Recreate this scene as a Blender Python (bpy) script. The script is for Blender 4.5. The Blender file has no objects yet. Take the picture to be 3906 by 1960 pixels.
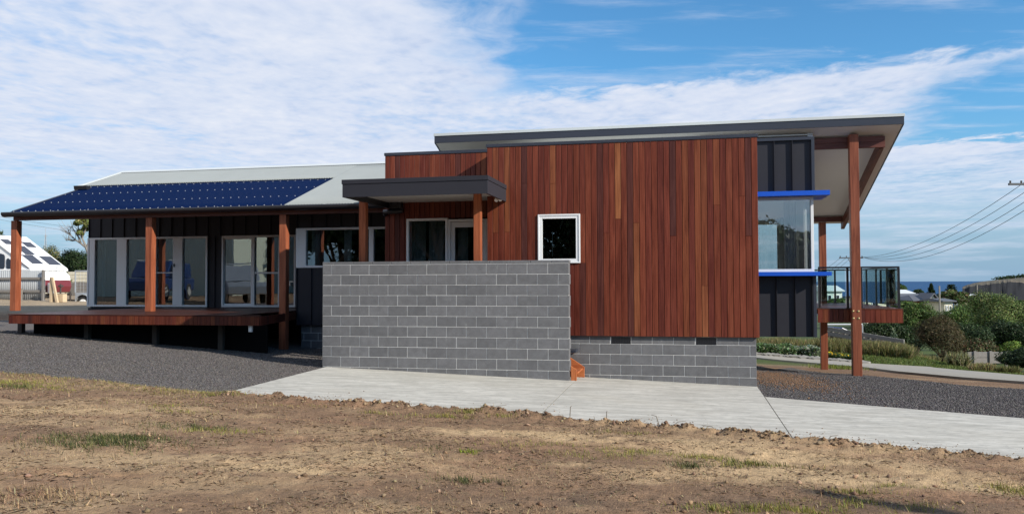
import bpy, bmesh, math, random
import numpy as np
from mathutils import Matrix, Vector

# ------------------------------------------------------------------ camera, sky, sun, exposure
sc = bpy.context.scene
COL = sc.collection
FPX, CX, CY = 3100.0, 1953.0, 980.0            # focal length and centre in photograph pixels
PITCH, ROLL = math.radians(1.787), math.radians(-0.2)
CZ = 1.62                                       # eye height
ALPHA = math.radians(12.0)                      # house front is turned 12 degrees from the picture plane
SA, CA = math.sin(ALPHA), math.cos(ALPHA)

cam_d = bpy.data.cameras.new('camera')
cam = bpy.data.objects.new('camera', cam_d); COL.objects.link(cam)
cam_d.sensor_width = 36.0; cam_d.lens = FPX / 3906.0 * 36.0
cam_d.clip_start = 0.1; cam_d.clip_end = 60000
cam.matrix_world = (Matrix.Translation((0, 0, CZ)) @ Matrix.Rotation(math.radians(90) + PITCH, 4, 'X')
                    @ Matrix.Rotation(ROLL, 4, 'Z'))
sc.camera = cam
sc.view_settings.view_transform = 'Standard'; sc.view_settings.look = 'None'
sc.view_settings.gamma = 1.0; sc.view_settings.use_curve_mapping = False
sc.view_settings.exposure = 0.45
sc.cycles.use_denoising = True
sc.cycles.max_bounces = 8; sc.cycles.transparent_max_bounces = 16
sc.cycles.caustics_reflective = False; sc.cycles.caustics_refractive = False

# direction towards the sun, in house axes (right, front, up) -> world
LU, LV, LZ = 1.0, 0.42, 0.58
SUN = Vector((LU * CA - LV * SA, -LU * SA - LV * CA, LZ)).normalized()
sun_el = math.asin(SUN.z); sun_az = math.atan2(SUN.x, SUN.y)
sl = bpy.data.lights.new('sun', 'SUN'); sl.energy = 5.0; sl.angle = math.radians(0.53)
sl.color = (1.0, 0.93, 0.82)
so = bpy.data.objects.new('sun', sl); COL.objects.link(so)
so.rotation_mode = 'QUATERNION'; so.rotation_quaternion = SUN.to_track_quat('Z', 'Y')
so.location = (30, -20, 30)

class NT:
    """small node-tree helper"""
    def __init__(s, tree):
        s.t = tree; s.n = tree.nodes; s.l = tree.links
    def add(s, kind, **kw):
        nd = s.n.new(kind)
        for k, v in kw.items():
            if k == 'ins':
                for kk, vv in v.items(): s.set(nd.inputs[kk], vv)
            else: setattr(nd, k, v)
        return nd
    def set(s, sock, v):
        if isinstance(v, bpy.types.NodeSocket): s.l.new(v, sock)
        elif isinstance(v, (tuple, list)) and hasattr(sock.default_value, '__len__') and len(sock.default_value) == 4 and len(v) == 3:
            sock.default_value = (*v, 1)
        else: sock.default_value = v
    def math(s, op, a, b=0.0, c=0.0, clamp=False):
        nd = s.add('ShaderNodeMath', operation=op, use_clamp=clamp)
        s.set(nd.inputs[0], a); s.set(nd.inputs[1], b); s.set(nd.inputs[2], c)
        return nd.outputs[0]
    def sstep(s, x, lo, hi):
        nd = s.add('ShaderNodeMapRange', interpolation_type='SMOOTHSTEP')
        s.set(nd.inputs['Value'], x); s.set(nd.inputs['From Min'], lo); s.set(nd.inputs['From Max'], hi)
        return nd.outputs[0]
    def mix(s, f, a, b, blend='MIX'):
        nd = s.add('ShaderNodeMix', data_type='RGBA', blend_type=blend)
        s.set(nd.inputs['Factor'], f); s.set(nd.inputs['A'], a); s.set(nd.inputs['B'], b)
        return nd.outputs['Result']
    def noise(s, vec, scale, detail=4, rough=0.55, out='Fac', dist=0.0, dim='3D'):
        nd = s.add('ShaderNodeTexNoise', noise_dimensions=dim)
        if vec is not None: s.set(nd.inputs['Vector'], vec)
        s.set(nd.inputs['Scale'], scale); s.set(nd.inputs['Detail'], detail); s.set(nd.inputs['Roughness'], rough)
        s.set(nd.inputs['Distortion'], dist)
        return nd.outputs[out]
    def mapping(s, vec, scale=(1, 1, 1), loc=(0, 0, 0), rot=(0, 0, 0)):
        nd = s.add('ShaderNodeMapping')
        s.set(nd.inputs['Vector'], vec); s.set(nd.inputs['Scale'], scale); s.set(nd.inputs['Location'], loc)
        s.set(nd.inputs['Rotation'], rot)
        return nd.outputs[0]
    def ramp(s, f, stops):
        nd = s.add('ShaderNodeValToRGB'); e = nd.color_ramp.elements
        while len(e) > 1: e.remove(e[-1])
        e[0].position = stops[0][0]; e[0].color = (*stops[0][1], 1)
        for p, c in stops[1:]:
            x = e.new(p); x.color = (*c, 1)
        s.set(nd.inputs[0], f)
        return nd.outputs[0]
    def bump(s, h, strength=0.3, dist=0.01):
        nd = s.add('ShaderNodeBump'); s.set(nd.inputs['Height'], h)
        nd.inputs['Strength'].default_value = strength; nd.inputs['Distance'].default_value = dist
        return nd.outputs[0]

# ---- sky: Nishita air with a sheet of high cloud drifting over it
world = bpy.data.worlds.new('World'); sc.world = world; world.use_nodes = True
w = NT(world.node_tree); w.n.clear()
sky = w.add('ShaderNodeTexSky', sky_type='NISHITA', sun_disc=False)
sky.sun_elevation = sun_el; sky.sun_rotation = sun_az
sky.altitude = 0; sky.air_density = 1.0; sky.dust_density = 0.3; sky.ozone_density = 2.2
tc = w.add('ShaderNodeTexCoord').outputs['Generated']
sep = w.add('ShaderNodeSeparateXYZ', ins={0: tc})
dx_, dy_, dz_ = sep.outputs
zz = w.math('MAXIMUM', w.math('ADD', dz_, 0.012), 0.012)
px_ = w.math('DIVIDE', dx_, zz); py_ = w.math('DIVIDE', dy_, zz)
pv = w.add('ShaderNodeCombineXYZ', ins={0: px_, 1: py_, 2: 0.0}).outputs[0]
n_warp = w.noise(pv, 0.55, 3, 0.5)
n_big = w.noise(w.mapping(pv, (1, 0.55, 1), (3.1, 0.4, 0)), 0.8, 5, 0.55)
n_mid = w.noise(w.mapping(pv, (1.0, 0.8, 1), (7.7, 1.3, 2)), 4.2, 5, 0.6, dist=0.3)
n_fine = w.noise(w.mapping(pv, (1.0, 0.7, 1), (1.7, 5.3, 1), (0, 0, 0.5)), 13.0, 3, 0.5, dist=0.25)
wob = w.math('MULTIPLY', w.math('SUBTRACT', n_warp, 0.5), 1.1)
wob2 = w.math('MULTIPLY', w.math('SUBTRACT', n_mid, 0.5), 1.0)
xw = w.math('ADD', px_, w.math('ADD', wob, wob2)); yw = w.math('ADD', py_, w.math('ADD', wob, wob2))
# clear strip overhead to the right, its far edge runs away to the right
edge = w.math('SUBTRACT', w.math('SUBTRACT', 4.25, w.math('MULTIPLY', xw, 0.42)), yw)
clearA = w.math('MULTIPLY', w.sstep(edge, -0.12, 0.42), w.sstep(xw, -0.42, 0.22))
# second clear lane beyond the first cloud band on the right
lane = w.math('SUBTRACT', xw, w.math('ADD', 1.85, w.math('MULTIPLY', w.math('SUBTRACT', yw, 4.6), 0.32)))
laneB = w.math('MULTIPLY', w.sstep(lane, 0.25, 0.7), w.math('SUBTRACT', 1.0, w.sstep(w.math('SUBTRACT', yw, w.math('MULTIPLY', xw, -0.9)), 8.05, 8.45)))
laneB = w.math('MULTIPLY', laneB, w.sstep(yw, 3.0, 3.8))
clear = w.math('MAXIMUM', clearA, laneB)
wisps = w.math('MULTIPLY', w.sstep(w.noise(w.mapping(pv, (0.55, 1.6, 1), (2, 9, 4), (0, 0, 0.28)), 1.7, 6, 0.62), 0.46, 0.78), 0.85)
body = w.math('ADD', w.math('MULTIPLY', n_big, 0.9), w.math('ADD', w.math('MULTIPLY', n_mid, 0.46), w.math('MULTIPLY', n_fine, 0.34)))
dens = w.sstep(body, 0.42, 0.86)
dens = w.math('ADD', w.math('MULTIPLY', dens, 0.62), 0.36)
dens = w.math('MULTIPLY', dens, w.math('SUBTRACT', 1.0, clear))
dens = w.math('MAXIMUM', dens, w.math('MULTIPLY', wisps, w.math('MULTIPLY', clear, 0.8)))
# thin towards the horizon, where only streaks are left
hz = w.sstep(dz_, 0.012, 0.16)
streak = w.sstep(w.noise(w.mapping(tc, (5, 5, 60)), 1.6, 5, 0.6), 0.42, 0.68)
low = w.math('MULTIPLY', streak, w.math('ADD', 0.45, w.math('MULTIPLY', hz, 0.4)))
dens = w.math('ADD', w.math('MULTIPLY', dens, hz), w.math('MULTIPLY', low, w.math('SUBTRACT', 1.0, hz)))
dens = w.math('MULTIPLY', dens, w.sstep(dz_, -0.01, 0.02), clamp=True)
tone = w.math('ADD', w.math('MULTIPLY', n_mid, 0.55), w.math('ADD', w.math('MULTIPLY', n_fine, 0.25), w.math('MULTIPLY', n_big, 0.25)))
cloud_c = w.ramp(tone, [(0.30, (3.7, 4.45, 6.0)), (0.50, (4.9, 5.45, 6.6)), (0.70, (6.0, 6.25, 6.9))])
sky_c = w.mix(1.0, sky.outputs[0], (0.52, 0.98, 1.22), 'MULTIPLY')
haze_c = w.mix(w.math('SUBTRACT', 1.0, w.sstep(dz_, -0.02, 0.22)), sky_c, (2.1, 3.25, 4.5))
final = w.mix(dens, haze_c, cloud_c)
bg = w.add('ShaderNodeBackground', ins={'Color': final, 'Strength': 0.1})
wo = w.add('ShaderNodeOutputWorld'); w.l.new(bg.outputs[0], wo.inputs[0])

# ------------------------------------------------------------------ geometry helpers
rnd = random.Random(7)
NP = np.random.default_rng(11)

def ray(px, py):
    x, y = (px - CX) / FPX, (CY - py) / FPX
    c, s = math.cos(ROLL), math.sin(ROLL)
    x, y = x * c - y * s, x * s + y * c
    cp, sp = math.cos(PITCH), math.sin(PITCH)
    return x, cp - y * sp, sp + y * cp
def uz(px, py, v):                               # pixel on the house plane v -> (u, z)
    dx, dy, dz = ray(px, py); t = v / (dx * SA + dy * CA)
    return (dx * CA - dy * SA) * t, CZ + dz * t
def Uof(px, v, py=1000): return uz(px, py, v)[0]
def Zof(px, py, v): return uz(px, py, v)[1]
def w2h(X, Y): return X * CA - Y * SA, X * SA + Y * CA
def h2w(u, v): return u * CA + v * SA, -u * SA + v * CA
def at(px, py, Y):                               # pixel at world distance Y
    dx, dy, dz = ray(px, py); t = Y / dy
    return Vector((dx * t, Y, CZ + dz * t))

def ss(a, b, x):
    t = np.clip((x - a) / (b - a), 0, 1); return t * t * (3 - 2 * t)
def G(X, Y):                                     # lie of the land
    X = np.asarray(X, float); Y = np.asarray(Y, float)
    z = -0.038 * np.clip(X, -25, 22) - 0.012 * np.clip(Y, -30, 60)
    z = z - 0.05 * ss(0, 8, X) * np.clip(Y - 18, 0, 24)
    z = z + 0.030 * ss(-6, -14, X) * np.clip(Y - 24, 0, 14)
    z = z + 0.029 * np.clip(-X - 5, 0, 8) * ss(9, 16, Y)
    z = z + 0.50 * ss(27.5, 33, Y) * ss(5, 9, X) * (1 - ss(15, 17.5, X)) * (1 - ss(36, 44, Y))
    z = z - 0.034 * ss(-5, 15, X) * np.clip(Y - 42, 0, 380) - 0.05 * np.clip(Y - 420, 0, 500)
    return z
def Gz(X, Y): return float(G(X, Y))
def hit(px, py):                                 # pixel -> point on the ground
    dx, dy, dz = ray(px, py); t0, t1 = 1.0, 400.0
    f = lambda t: CZ + dz * t - Gz(dx * t, dy * t)
    a = t0; t = t0
    while t < t1 and f(t) > 0: a = t; t *= 1.04
    b = t
    for _ in range(40):
        m = (a + b) / 2
        if f(m) > 0: a = m
        else: b = m
    return dx * b, dy * b

class MB:
    def __init__(s): s.v = []; s.f = []; s.m = []
    def quad(s, *p, m=0):
        i = len(s.v); s.v += [tuple(q) for q in p]; s.f.append(tuple(range(i, i + len(p)))); s.m.append(m); return s
    def box(s, x0, x1, y0, y1, z0, z1, m=0):
        if x0 > x1: x0, x1 = x1, x0
        if y0 > y1: y0, y1 = y1, y0
        if z0 > z1: z0, z1 = z1, z0
        i = len(s.v)
        s.v += [(x0, y0, z0), (x1, y0, z0), (x1, y1, z0), (x0, y1, z0), (x0, y0, z1), (x1, y0, z1), (x1, y1, z1), (x0, y1, z1)]
        for q in ((0, 3, 2, 1), (4, 5, 6, 7), (0, 1, 5, 4), (1, 2, 6, 5), (2, 3, 7, 6), (3, 0, 4, 7)):
            s.f.append(tuple(i + k for k in q)); s.m.append(m)
        return s
    def hexa(s, b, t, m=0):                      # four bottom and four top corners, counter-clockwise
        i = len(s.v); s.v += [tuple(q) for q in b] + [tuple(q) for q in t]; n = len(b)
        s.f.append(tuple(i + k for k in reversed(range(n)))); s.m.append(m)
        s.f.append(tuple(i + n + k for k in range(n))); s.m.append(m)
        for k in range(n):
            s.f.append((i + k, i + (k + 1) % n, i + n + (k + 1) % n, i + n + k)); s.m.append(m)
        return s
    def prism(s, prof, a0, a1, axis='x', m=0):   # profile in the two other axes, swept along axis
        def P(p, a):
            return {'x': (a, p[0], p[1]), 'y': (p[0], a, p[1]), 'z': (p[0], p[1], a)}[axis]
        return s.hexa([P(p, a0) for p in prof], [P(p, a1) for p in prof], m)
    def tube(s, pts, r, n=8, m=0, r1=None):
        pts = [Vector(p) for p in pts]; rings = []; k = len(pts)
        for j, p in enumerate(pts):
            d = (pts[min(j + 1, k - 1)] - pts[max(j - 1, 0)]).normalized()
            a = d.cross(Vector((0, 0, 1)))
            if a.length < 1e-3: a = d.cross(Vector((1, 0, 0)))
            a.normalize(); b = a.cross(d)
            rr = r if r1 is None else r + (r1 - r) * j / max(k - 1, 1)
            i = len(s.v)
            for q in range(n):
                t = 2 * math.pi * q / n; s.v.append(tuple(p + (a * math.cos(t) + b * math.sin(t)) * rr))
            rings.append(i)
        for i0, i1 in zip(rings, rings[1:]):
            for q in range(n):
                s.f.append((i0 + q, i1 + q, i1 + (q + 1) % n, i0 + (q + 1) % n)); s.m.append(m)
        s.f.append(tuple(rings[0] + q for q in range(n))); s.m.append(m)
        s.f.append(tuple(rings[-1] + q for q in reversed(range(n)))); s.m.append(m)
        return s
    def mesh(s, name, mats):
        me = bpy.data.meshes.new(name); me.from_pydata(s.v, [], s.f)
        for mm in (mats if isinstance(mats, (list, tuple)) else [mats]): me.materials.append(mm)
        if len(me.materials) > 1: me.polygons.foreach_set('material_index', s.m)
        bm = bmesh.new(); bm.from_mesh(me); bmesh.ops.recalc_face_normals(bm, faces=bm.faces); bm.to_mesh(me); bm.free()
        return me
    def build(s, name, mats, parent=None, bevel=0.0, loc=None, smooth=False, color=None):
        return link(name, s.mesh(name, mats), parent, bevel, loc, smooth, color)

def link(name, me, parent=None, bevel=0.0, loc=None, smooth=False, color=None):
    o = bpy.data.objects.new(name, me); COL.objects.link(o)
    if parent is not None: o.parent = parent
    if loc is not None: o.location = loc
    if bevel:
        b = o.modifiers.new('bevel', 'BEVEL'); b.width = bevel; b.segments = 2; b.limit_method = 'ANGLE'
    if smooth:
        me.polygons.foreach_set('use_smooth', [True] * len(me.polygons))
    if color is not None: o.color = (*color, 1)
    return o
def tag(o, label=None, cat=None, group=None, kind=None):
    if label: o['label'] = label
    if cat: o['category'] = cat
    if group: o['group'] = group
    if kind: o['kind'] = kind
    return o
def empty(name, loc=(0, 0, 0), rz=0.0, parent=None):
    o = bpy.data.objects.new(name, None); COL.objects.link(o); o.location = loc; o.rotation_euler = (0, 0, rz)
    o.empty_display_size = 0.2
    if parent is not None: o.parent = parent
    return o

def np_mesh(name, V, F, mat, col=None, smooth=False):
    """vertices (n,3), faces (m,k) all the same size"""
    me = bpy.data.meshes.new(name); k = F.shape[1]
    me.vertices.add(len(V)); me.vertices.foreach_set('co', np.ascontiguousarray(V, np.float32).ravel())
    me.loops.add(F.size); me.loops.foreach_set('vertex_index', np.ascontiguousarray(F, np.int32).ravel())
    me.polygons.add(len(F)); me.polygons.foreach_set('loop_start', np.arange(0, F.size, k, dtype=np.int32))
    if smooth: me.polygons.foreach_set('use_smooth', np.ones(len(F), bool))
    me.update(calc_edges=True)
    if col is not None:
        a = me.color_attributes.new('tone', 'FLOAT_COLOR', 'POINT')
        c4 = np.ones((len(V), 4), np.float32); c4[:, :3] = col
        a.data.foreach_set('color', c4.ravel())
    for mm in (mat if isinstance(mat, (list, tuple)) else [mat]): me.materials.append(mm)
    return me

def vnoise(x, y, seed=0):                        # lattice value noise, 0..1
    x = np.asarray(x, float); y = np.asarray(y, float)
    xi = np.floor(x).astype(np.int64); yi = np.floor(y).astype(np.int64)
    fx = x - xi; fy = y - yi; fx = fx * fx * (3 - 2 * fx); fy = fy * fy * (3 - 2 * fy)
    def h(a, b):
        n = (a * 374761393 + b * 668265263 + seed * 974634777) & 0xFFFFFFFF
        n = ((n ^ (n >> 13)) * 1274126177) & 0xFFFFFFFF
        return ((n ^ (n >> 16)) & 0xFFFF) / 65535.0
    return (h(xi, yi) * (1 - fx) + h(xi + 1, yi) * fx) * (1 - fy) + (h(xi, yi + 1) * (1 - fx) + h(xi + 1, yi + 1) * fx) * fy
def fbm(x, y, oct=4, seed=0, gain=0.5):
    r = 0; a = 1; t = 0
    for k in range(oct):
        r = r + a * vnoise(x * 2 ** k + 17.3 * k, y * 2 ** k - 9.1 * k, seed + k); t += a; a *= gain
    return r / t

# ------------------------------------------------------------------ materials
MATS = {}
def newmat(name):
    m = bpy.data.materials.new(name); m.use_nodes = True; t = NT(m.node_tree); t.n.clear()
    out = t.add('ShaderNodeOutputMaterial'); b = t.add('ShaderNodeBsdfPrincipled'); t.l.new(b.outputs[0], out.inputs[0])
    MATS[name] = m
    return m, t, b
def oc(t): return t.add('ShaderNodeTexCoord').outputs['Object']
def gpos(t): return t.add('ShaderNodeNewGeometry').outputs['Position']

def plain(name, col, rough=0.5, metal=0.0, var=0.10, scale=6.0, bump=0.0, bscale=80.0, spec=0.5):
    m, t, b = newmat(name); p = gpos(t)
    n = t.noise(p, scale, 5, 0.6)
    c = t.mix(n, tuple(x * (1 - var) for x in col), tuple(min(1, x * (1 + var)) for x in col))
    t.set(b.inputs['Base Color'], c); b.inputs['Metallic'].default_value = metal
    t.set(b.inputs['Roughness'], t.math('ADD', rough - 0.06, t.math('MULTIPLY', n, 0.12)))
    b.inputs['Specular IOR Level'].default_value = spec
    if bump: t.set(b.inputs['Normal'], t.bump(t.noise(p, bscale, 3, 0.6), bump, 0.004))
    return m

def timber(name, along='z', rough=0.42, gain=1.0):
    """oiled hardwood: the object's own colour with grain, pores and slight weather bloom"""
    m, t, b = newmat(name)
    oi = t.add('ShaderNodeObjectInfo'); p = oc(t)
    off = t.add('ShaderNodeCombineXYZ', ins={0: t.math('MULTIPLY', oi.outputs['Random'], 37.0), 1: t.math('MULTIPLY', oi.outputs['Random'], 91.0), 2: t.math('MULTIPLY', oi.outputs['Random'], 13.0)}).outputs[0]
    pp = t.add('ShaderNodeVectorMath', operation='ADD', ins={0: p, 1: off}).outputs[0]
    sc3 = {'z': (38, 38, 1.6), 'x': (1.6, 38, 38), 'y': (38, 1.6, 38)}[along]
    sc2 = {'z': (9, 9, 0.7), 'x': (0.7, 9, 9), 'y': (9, 0.7, 9)}[along]
    g1 = t.noise(t.mapping(pp, sc3), 1.0, 5, 0.65, dist=0.6)
    g2 = t.noise(t.mapping(pp, sc2), 1.0, 4, 0.55, dist=1.2)
    c = t.mix(t.ramp(g1, [(0.3, (0.55, 0.5, 0.5)), (0.5, (1, 1, 1)), (0.75, (1.25, 1.25, 1.2))]), (0, 0, 0), (1, 1, 1))
    base = t.mix(1.0, oi.outputs['Color'], t.ramp(g1, [(0.28, (0.58, 0.52, 0.52)), (0.52, (1, 1, 1)), (0.76, (1.28, 1.32, 1.3))]), 'MULTIPLY')
    base = t.mix(1.0, base, t.ramp(g2, [(0.30, (0.72, 0.66, 0.66)), (0.52, (1, 1, 1)), (0.72, (1.22, 1.35, 1.38))]), 'MULTIPLY')
    t.set(b.inputs['Base Color'], base); b.inputs['Specular IOR Level'].default_value = 0.22
    t.set(b.inputs['Roughness'], t.math('ADD', rough - 0.08, t.math('MULTIPLY', g1, 0.2)))
    t.set(b.inputs['Normal'], t.bump(g1, 0.12, 0.002))
    return m
timber('timber_upright', 'z'); timber('timber_long', 'x'); timber('timber_deep', 'y')

m, t, b = newmat('block')                        # grey concrete masonry, each block its own shade
oi = t.add('ShaderNodeObjectInfo'); p = oc(t)
off = t.add('ShaderNodeVectorMath', operation='ADD', ins={0: gpos(t), 1: (0, 0, 0)}).outputs[0]
n1 = t.noise(off, 120, 3, 0.7); n2 = t.noise(off, 9, 4, 0.6); n3 = t.noise(t.mapping(off, (14, 14, 5)), 1.0, 5, 0.7)
c = t.mix(t.ramp(n1, [(0.3, (0, 0, 0)), (0.7, (1, 1, 1))]), (0.088, 0.088, 0.093), (0.150, 0.150, 0.156))
c = t.mix(1.0, c, t.ramp(oi.outputs['Random'], [(0, (0.87, 0.87, 0.88)), (0.5, (1, 1, 1)), (1, (1.11, 1.11, 1.12))]), 'MULTIPLY')
c = t.mix(t.math('MULTIPLY', t.sstep(n3, 0.62, 0.80), 0.45), c, (0.36, 0.36, 0.36)); c = t.mix(1.0, c, t.ramp(n2, [(0.3, (0.84, 0.84, 0.84)), (0.7, (1.14, 1.14, 1.14))]), 'MULTIPLY')
t.set(b.inputs['Base Color'], c); b.inputs['Roughness'].default_value = 0.88
t.set(b.inputs['Normal'], t.bump(n1, 0.3, 0.003))
plain('mortar', (0.52, 0.512, 0.495), 0.9, var=0.15, scale=30, bump=0.3)
plain('dark_metal', (0.024, 0.024, 0.031), 0.55, var=0.06, spec=0.25)
plain('dark_fascia', (0.028, 0.032, 0.046), 0.38, var=0.06)
plain('gutter', (0.016, 0.017, 0.022), 0.32, var=0.06)
plain('pale_metal', (0.50, 0.53, 0.53), 0.4, var=0.04)
plain('white_frame', (0.72, 0.73, 0.74), 0.35, var=0.03)
plain('soffit', (0.60, 0.585, 0.55), 0.7, var=0.03)
plain('blue_paint', (0.005, 0.08, 0.52), 0.35, var=0.05)
plain('black_metal', (0.010, 0.010, 0.012), 0.35)
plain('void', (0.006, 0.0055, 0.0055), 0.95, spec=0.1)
plain('room', (0.06, 0.057, 0.055), 0.9, var=0.05)  # interior finish darkened so the rooms behind the panes look unlit
plain('curtain', (0.78, 0.79, 0.80), 0.85, var=0.05)
plain('room_lit', (0.55, 0.55, 0.55), 0.9, var=0.05)  # brighter copy for the living room, its window light put into the colour
plain('curtain_pale', (0.80, 0.82, 0.84), 0.85, var=0.05)
plain('brass', (0.62, 0.50, 0.24), 0.3, metal=0.9)
plain('white_plastic', (0.78, 0.78, 0.76), 0.4)
plain('stump_wood', (0.05, 0.040, 0.032), 0.85, var=0.3, scale=20)
plain('weathered_wood', (0.20, 0.185, 0.17), 0.85, var=0.3, scale=14, bump=0.3, bscale=60)
plain('raw_pine', (0.52, 0.40, 0.26), 0.75, var=0.2, scale=14)
plain('galv', (0.46, 0.48, 0.50), 0.45, metal=0.5, var=0.12)
plain('cream_iron', (0.36, 0.375, 0.385), 0.5, var=0.1)
plain('van_white', (0.80, 0.80, 0.79), 0.35, var=0.03)
plain('van_red', (0.15, 0.025, 0.03), 0.4)
plain('dark_glass', (0.015, 0.017, 0.03), 0.12, spec=0.8)
plain('rubber', (0.018, 0.018, 0.018), 0.8)
plain('alloy', (0.62, 0.62, 0.60), 0.35, metal=0.6)
plain('rust_dark', (0.05, 0.04, 0.035), 0.8, var=0.4, scale=12)
plain('yellow_plastic', (0.65, 0.45, 0.03), 0.5)
plain('cream_wall', (0.60, 0.55, 0.42), 0.85, var=0.1)
plain('white_wall', (0.72, 0.70, 0.64), 0.8, var=0.06)
plain('red_brick', (0.28, 0.075, 0.045), 0.85, var=0.2, scale=5)
plain('slate_roof', (0.10, 0.105, 0.12), 0.7, var=0.1)
plain('light_roof', (0.62, 0.64, 0.64), 0.5, var=0.05)
plain('bark', (0.12, 0.09, 0.065), 0.95, var=0.35, scale=9)
plain('grey_bark', (0.20, 0.18, 0.155), 0.95, var=0.3, scale=9)
plain('pole_wood', (0.25, 0.225, 0.19), 0.9, var=0.2, scale=5)
plain('wire', (0.05, 0.055, 0.065), 0.6)
plain('silver_paint', (0.42, 0.43, 0.44), 0.3, metal=0.5, var=0.03)
plain('navy_paint', (0.012, 0.03, 0.10), 0.25)
plain('shed_iron', (0.46, 0.50, 0.42), 0.5, var=0.06)
plain('stone_edge', (0.20, 0.19, 0.17), 0.9, var=0.25, scale=10)

def roof_sheet(name, col, rough, spec=0.2):
    m, t, b = newmat(name); p = gpos(t)
    n = t.noise(p, 1.3, 4, 0.6); n2 = t.noise(p, 40, 3, 0.6)
    t.set(b.inputs['Base Color'], t.mix(n, tuple(x * 0.92 for x in col), tuple(x * 1.06 for x in col)))
    t.set(b.inputs['Roughness'], t.math('ADD', rough, t.math('MULTIPLY', n2, 0.1)))
    b.inputs['Specular IOR Level'].default_value = spec
    return m
roof_sheet('roof_grey', (0.245, 0.262, 0.258), 0.5)
plain('screw', (0.30, 0.31, 0.33), 0.5)
roof_sheet('roof_blue', (0.0010, 0.0080, 0.040), 0.55, 0.06)

def glazing(name, tint, gain, wave=0.0):
    m = bpy.data.materials.new(name); m.use_nodes = True; t = NT(m.node_tree); t.n.clear(); MATS[name] = m
    out = t.add('ShaderNodeOutputMaterial')
    fr = t.add('ShaderNodeFresnel', ins={'IOR': 1.52})
    f = t.math('ADD', t.math('MULTIPLY', fr.outputs[0], gain), 0.01, clamp=True)
    gl = t.add('ShaderNodeBsdfGlossy', ins={'Color': (0.95, 0.97, 1.0), 'Roughness': 0.0})
    if wave: t.set(gl.inputs['Normal'], t.bump(t.noise(gpos(t), 2.2, 2, 0.5), wave, 0.02))
    tr = t.add('ShaderNodeBsdfTransparent', ins={'Color': tint})
    mx = t.add('ShaderNodeMixShader', ins={0: f, 1: tr.outputs[0], 2: gl.outputs[0]}); t.l.new(mx.outputs[0], out.inputs[0])
glazing('pane', (0.66, 0.71, 0.72), 3.0, 0.03); glazing('clear_pane', (0.96, 0.99, 0.985), 3.4, 0.02)

m = bpy.data.materials.new('rail_glass'); m.use_nodes = True; t = NT(m.node_tree); t.n.clear(); MATS['rail_glass'] = m
out = t.add('ShaderNodeOutputMaterial')
fr = t.add('ShaderNodeFresnel', ins={'IOR': 1.5})
gl = t.add('ShaderNodeBsdfGlossy', ins={'Color': (0.9, 0.97, 0.97), 'Roughness': 0.0})
tr = t.add('ShaderNodeBsdfTransparent', ins={'Color': (0.86, 0.94, 0.935)})
mx = t.add('ShaderNodeMixShader', ins={0: t.math('MULTIPLY', fr.outputs[0], 1.5, clamp=True), 1: tr.outputs[0], 2: gl.outputs[0]}); t.l.new(mx.outputs[0], out.inputs[0])

m, t, b = newmat('concrete')                     # pale broom-finished slab
p = gpos(t); q = t.mapping(p, (0.8, 3.2, 3.2), rot=(0, 0, 0.2))
n1 = t.noise(q, 1.6, 6, 0.62, dist=0.5); n2 = t.noise(p, 0.45, 4, 0.5); n3 = t.noise(t.mapping(p, (2.0, 9, 9), rot=(0, 0, 0.15)), 3.0, 4, 0.6, dist=0.8); n4 = t.noise(p, 150, 2, 0.6)
c = t.mix(t.sstep(n1, 0.25, 0.75), (0.33, 0.314, 0.272), (0.54, 0.517, 0.460))
c = t.mix(t.math('MULTIPLY', t.sstep(n3, 0.48, 0.66), 0.75), c, (0.25, 0.24, 0.215)); c = t.mix(t.math('MULTIPLY', t.sstep(t.noise(p, 7.0, 4, 0.7), 0.62, 0.74), 0.35), c, (0.22, 0.19, 0.15))
c = t.mix(t.math('MULTIPLY', t.sstep(n2, 0.50, 0.72), 0.35), c, (0.40, 0.365, 0.30))
t.set(b.inputs['Base Color'], c); b.inputs['Roughness'].default_value = 0.85
t.set(b.inputs['Normal'], t.bump(t.math('ADD', n3, t.math('MULTIPLY', n4, 0.3)), 0.22, 0.006))

m, t, b = newmat('old_concrete')
p = gpos(t); n1 = t.noise(p, 2.5, 5, 0.6); n2 = t.noise(p, 0.5, 3, 0.5)
c = t.mix(n1, (0.22, 0.20, 0.165), (0.34, 0.31, 0.26)); c = t.mix(t.math('MULTIPLY', t.sstep(n2, 0.5, 0.7), 0.5), c, (0.24, 0.23, 0.22))
t.set(b.inputs['Base Color'], c); b.inputs['Roughness'].default_value = 0.9

def tone_mat(name, rough=0.9, n_scale=25.0, lo=0.75, hi=1.25, bump=0.0, bscale=60, trans=0.0):
    """colour stored per vertex (each blade, leaf, stone or patch of soil has its own), with fine noise on top"""
    m, t, b = newmat(name)
    a = t.add('ShaderNodeVertexColor', layer_name='tone'); p = gpos(t)
    n = t.noise(p, n_scale, 5, 0.65)
    c = t.mix(1.0, a.outputs[0], t.ramp(n, [(0.25, (lo, lo, lo)), (0.75, (hi, hi, hi))]), 'MULTIPLY')
    t.set(b.inputs['Base Color'], c); b.inputs['Roughness'].default_value = rough
    b.inputs['Specular IOR Level'].default_value = 0.25
    if bump:
        nb = t.math('ADD', t.noise(p, bscale, 4, 0.7), t.math('MULTIPLY', t.noise(p, bscale * 0.25, 4, 0.6), 1.5))
        t.set(b.inputs['Normal'], t.bump(nb, bump, 0.02))
    if trans:
        out = [x for x in t.n if x.type == 'OUTPUT_MATERIAL'][0]
        tl = t.add('ShaderNodeBsdfTranslucent', ins={'Color': c})
        mx = t.add('ShaderNodeMixShader', ins={0: trans, 1: b.outputs[0], 2: tl.outputs[0]}); t.l.new(mx.outputs[0], out.inputs[0])
    return m
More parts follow.
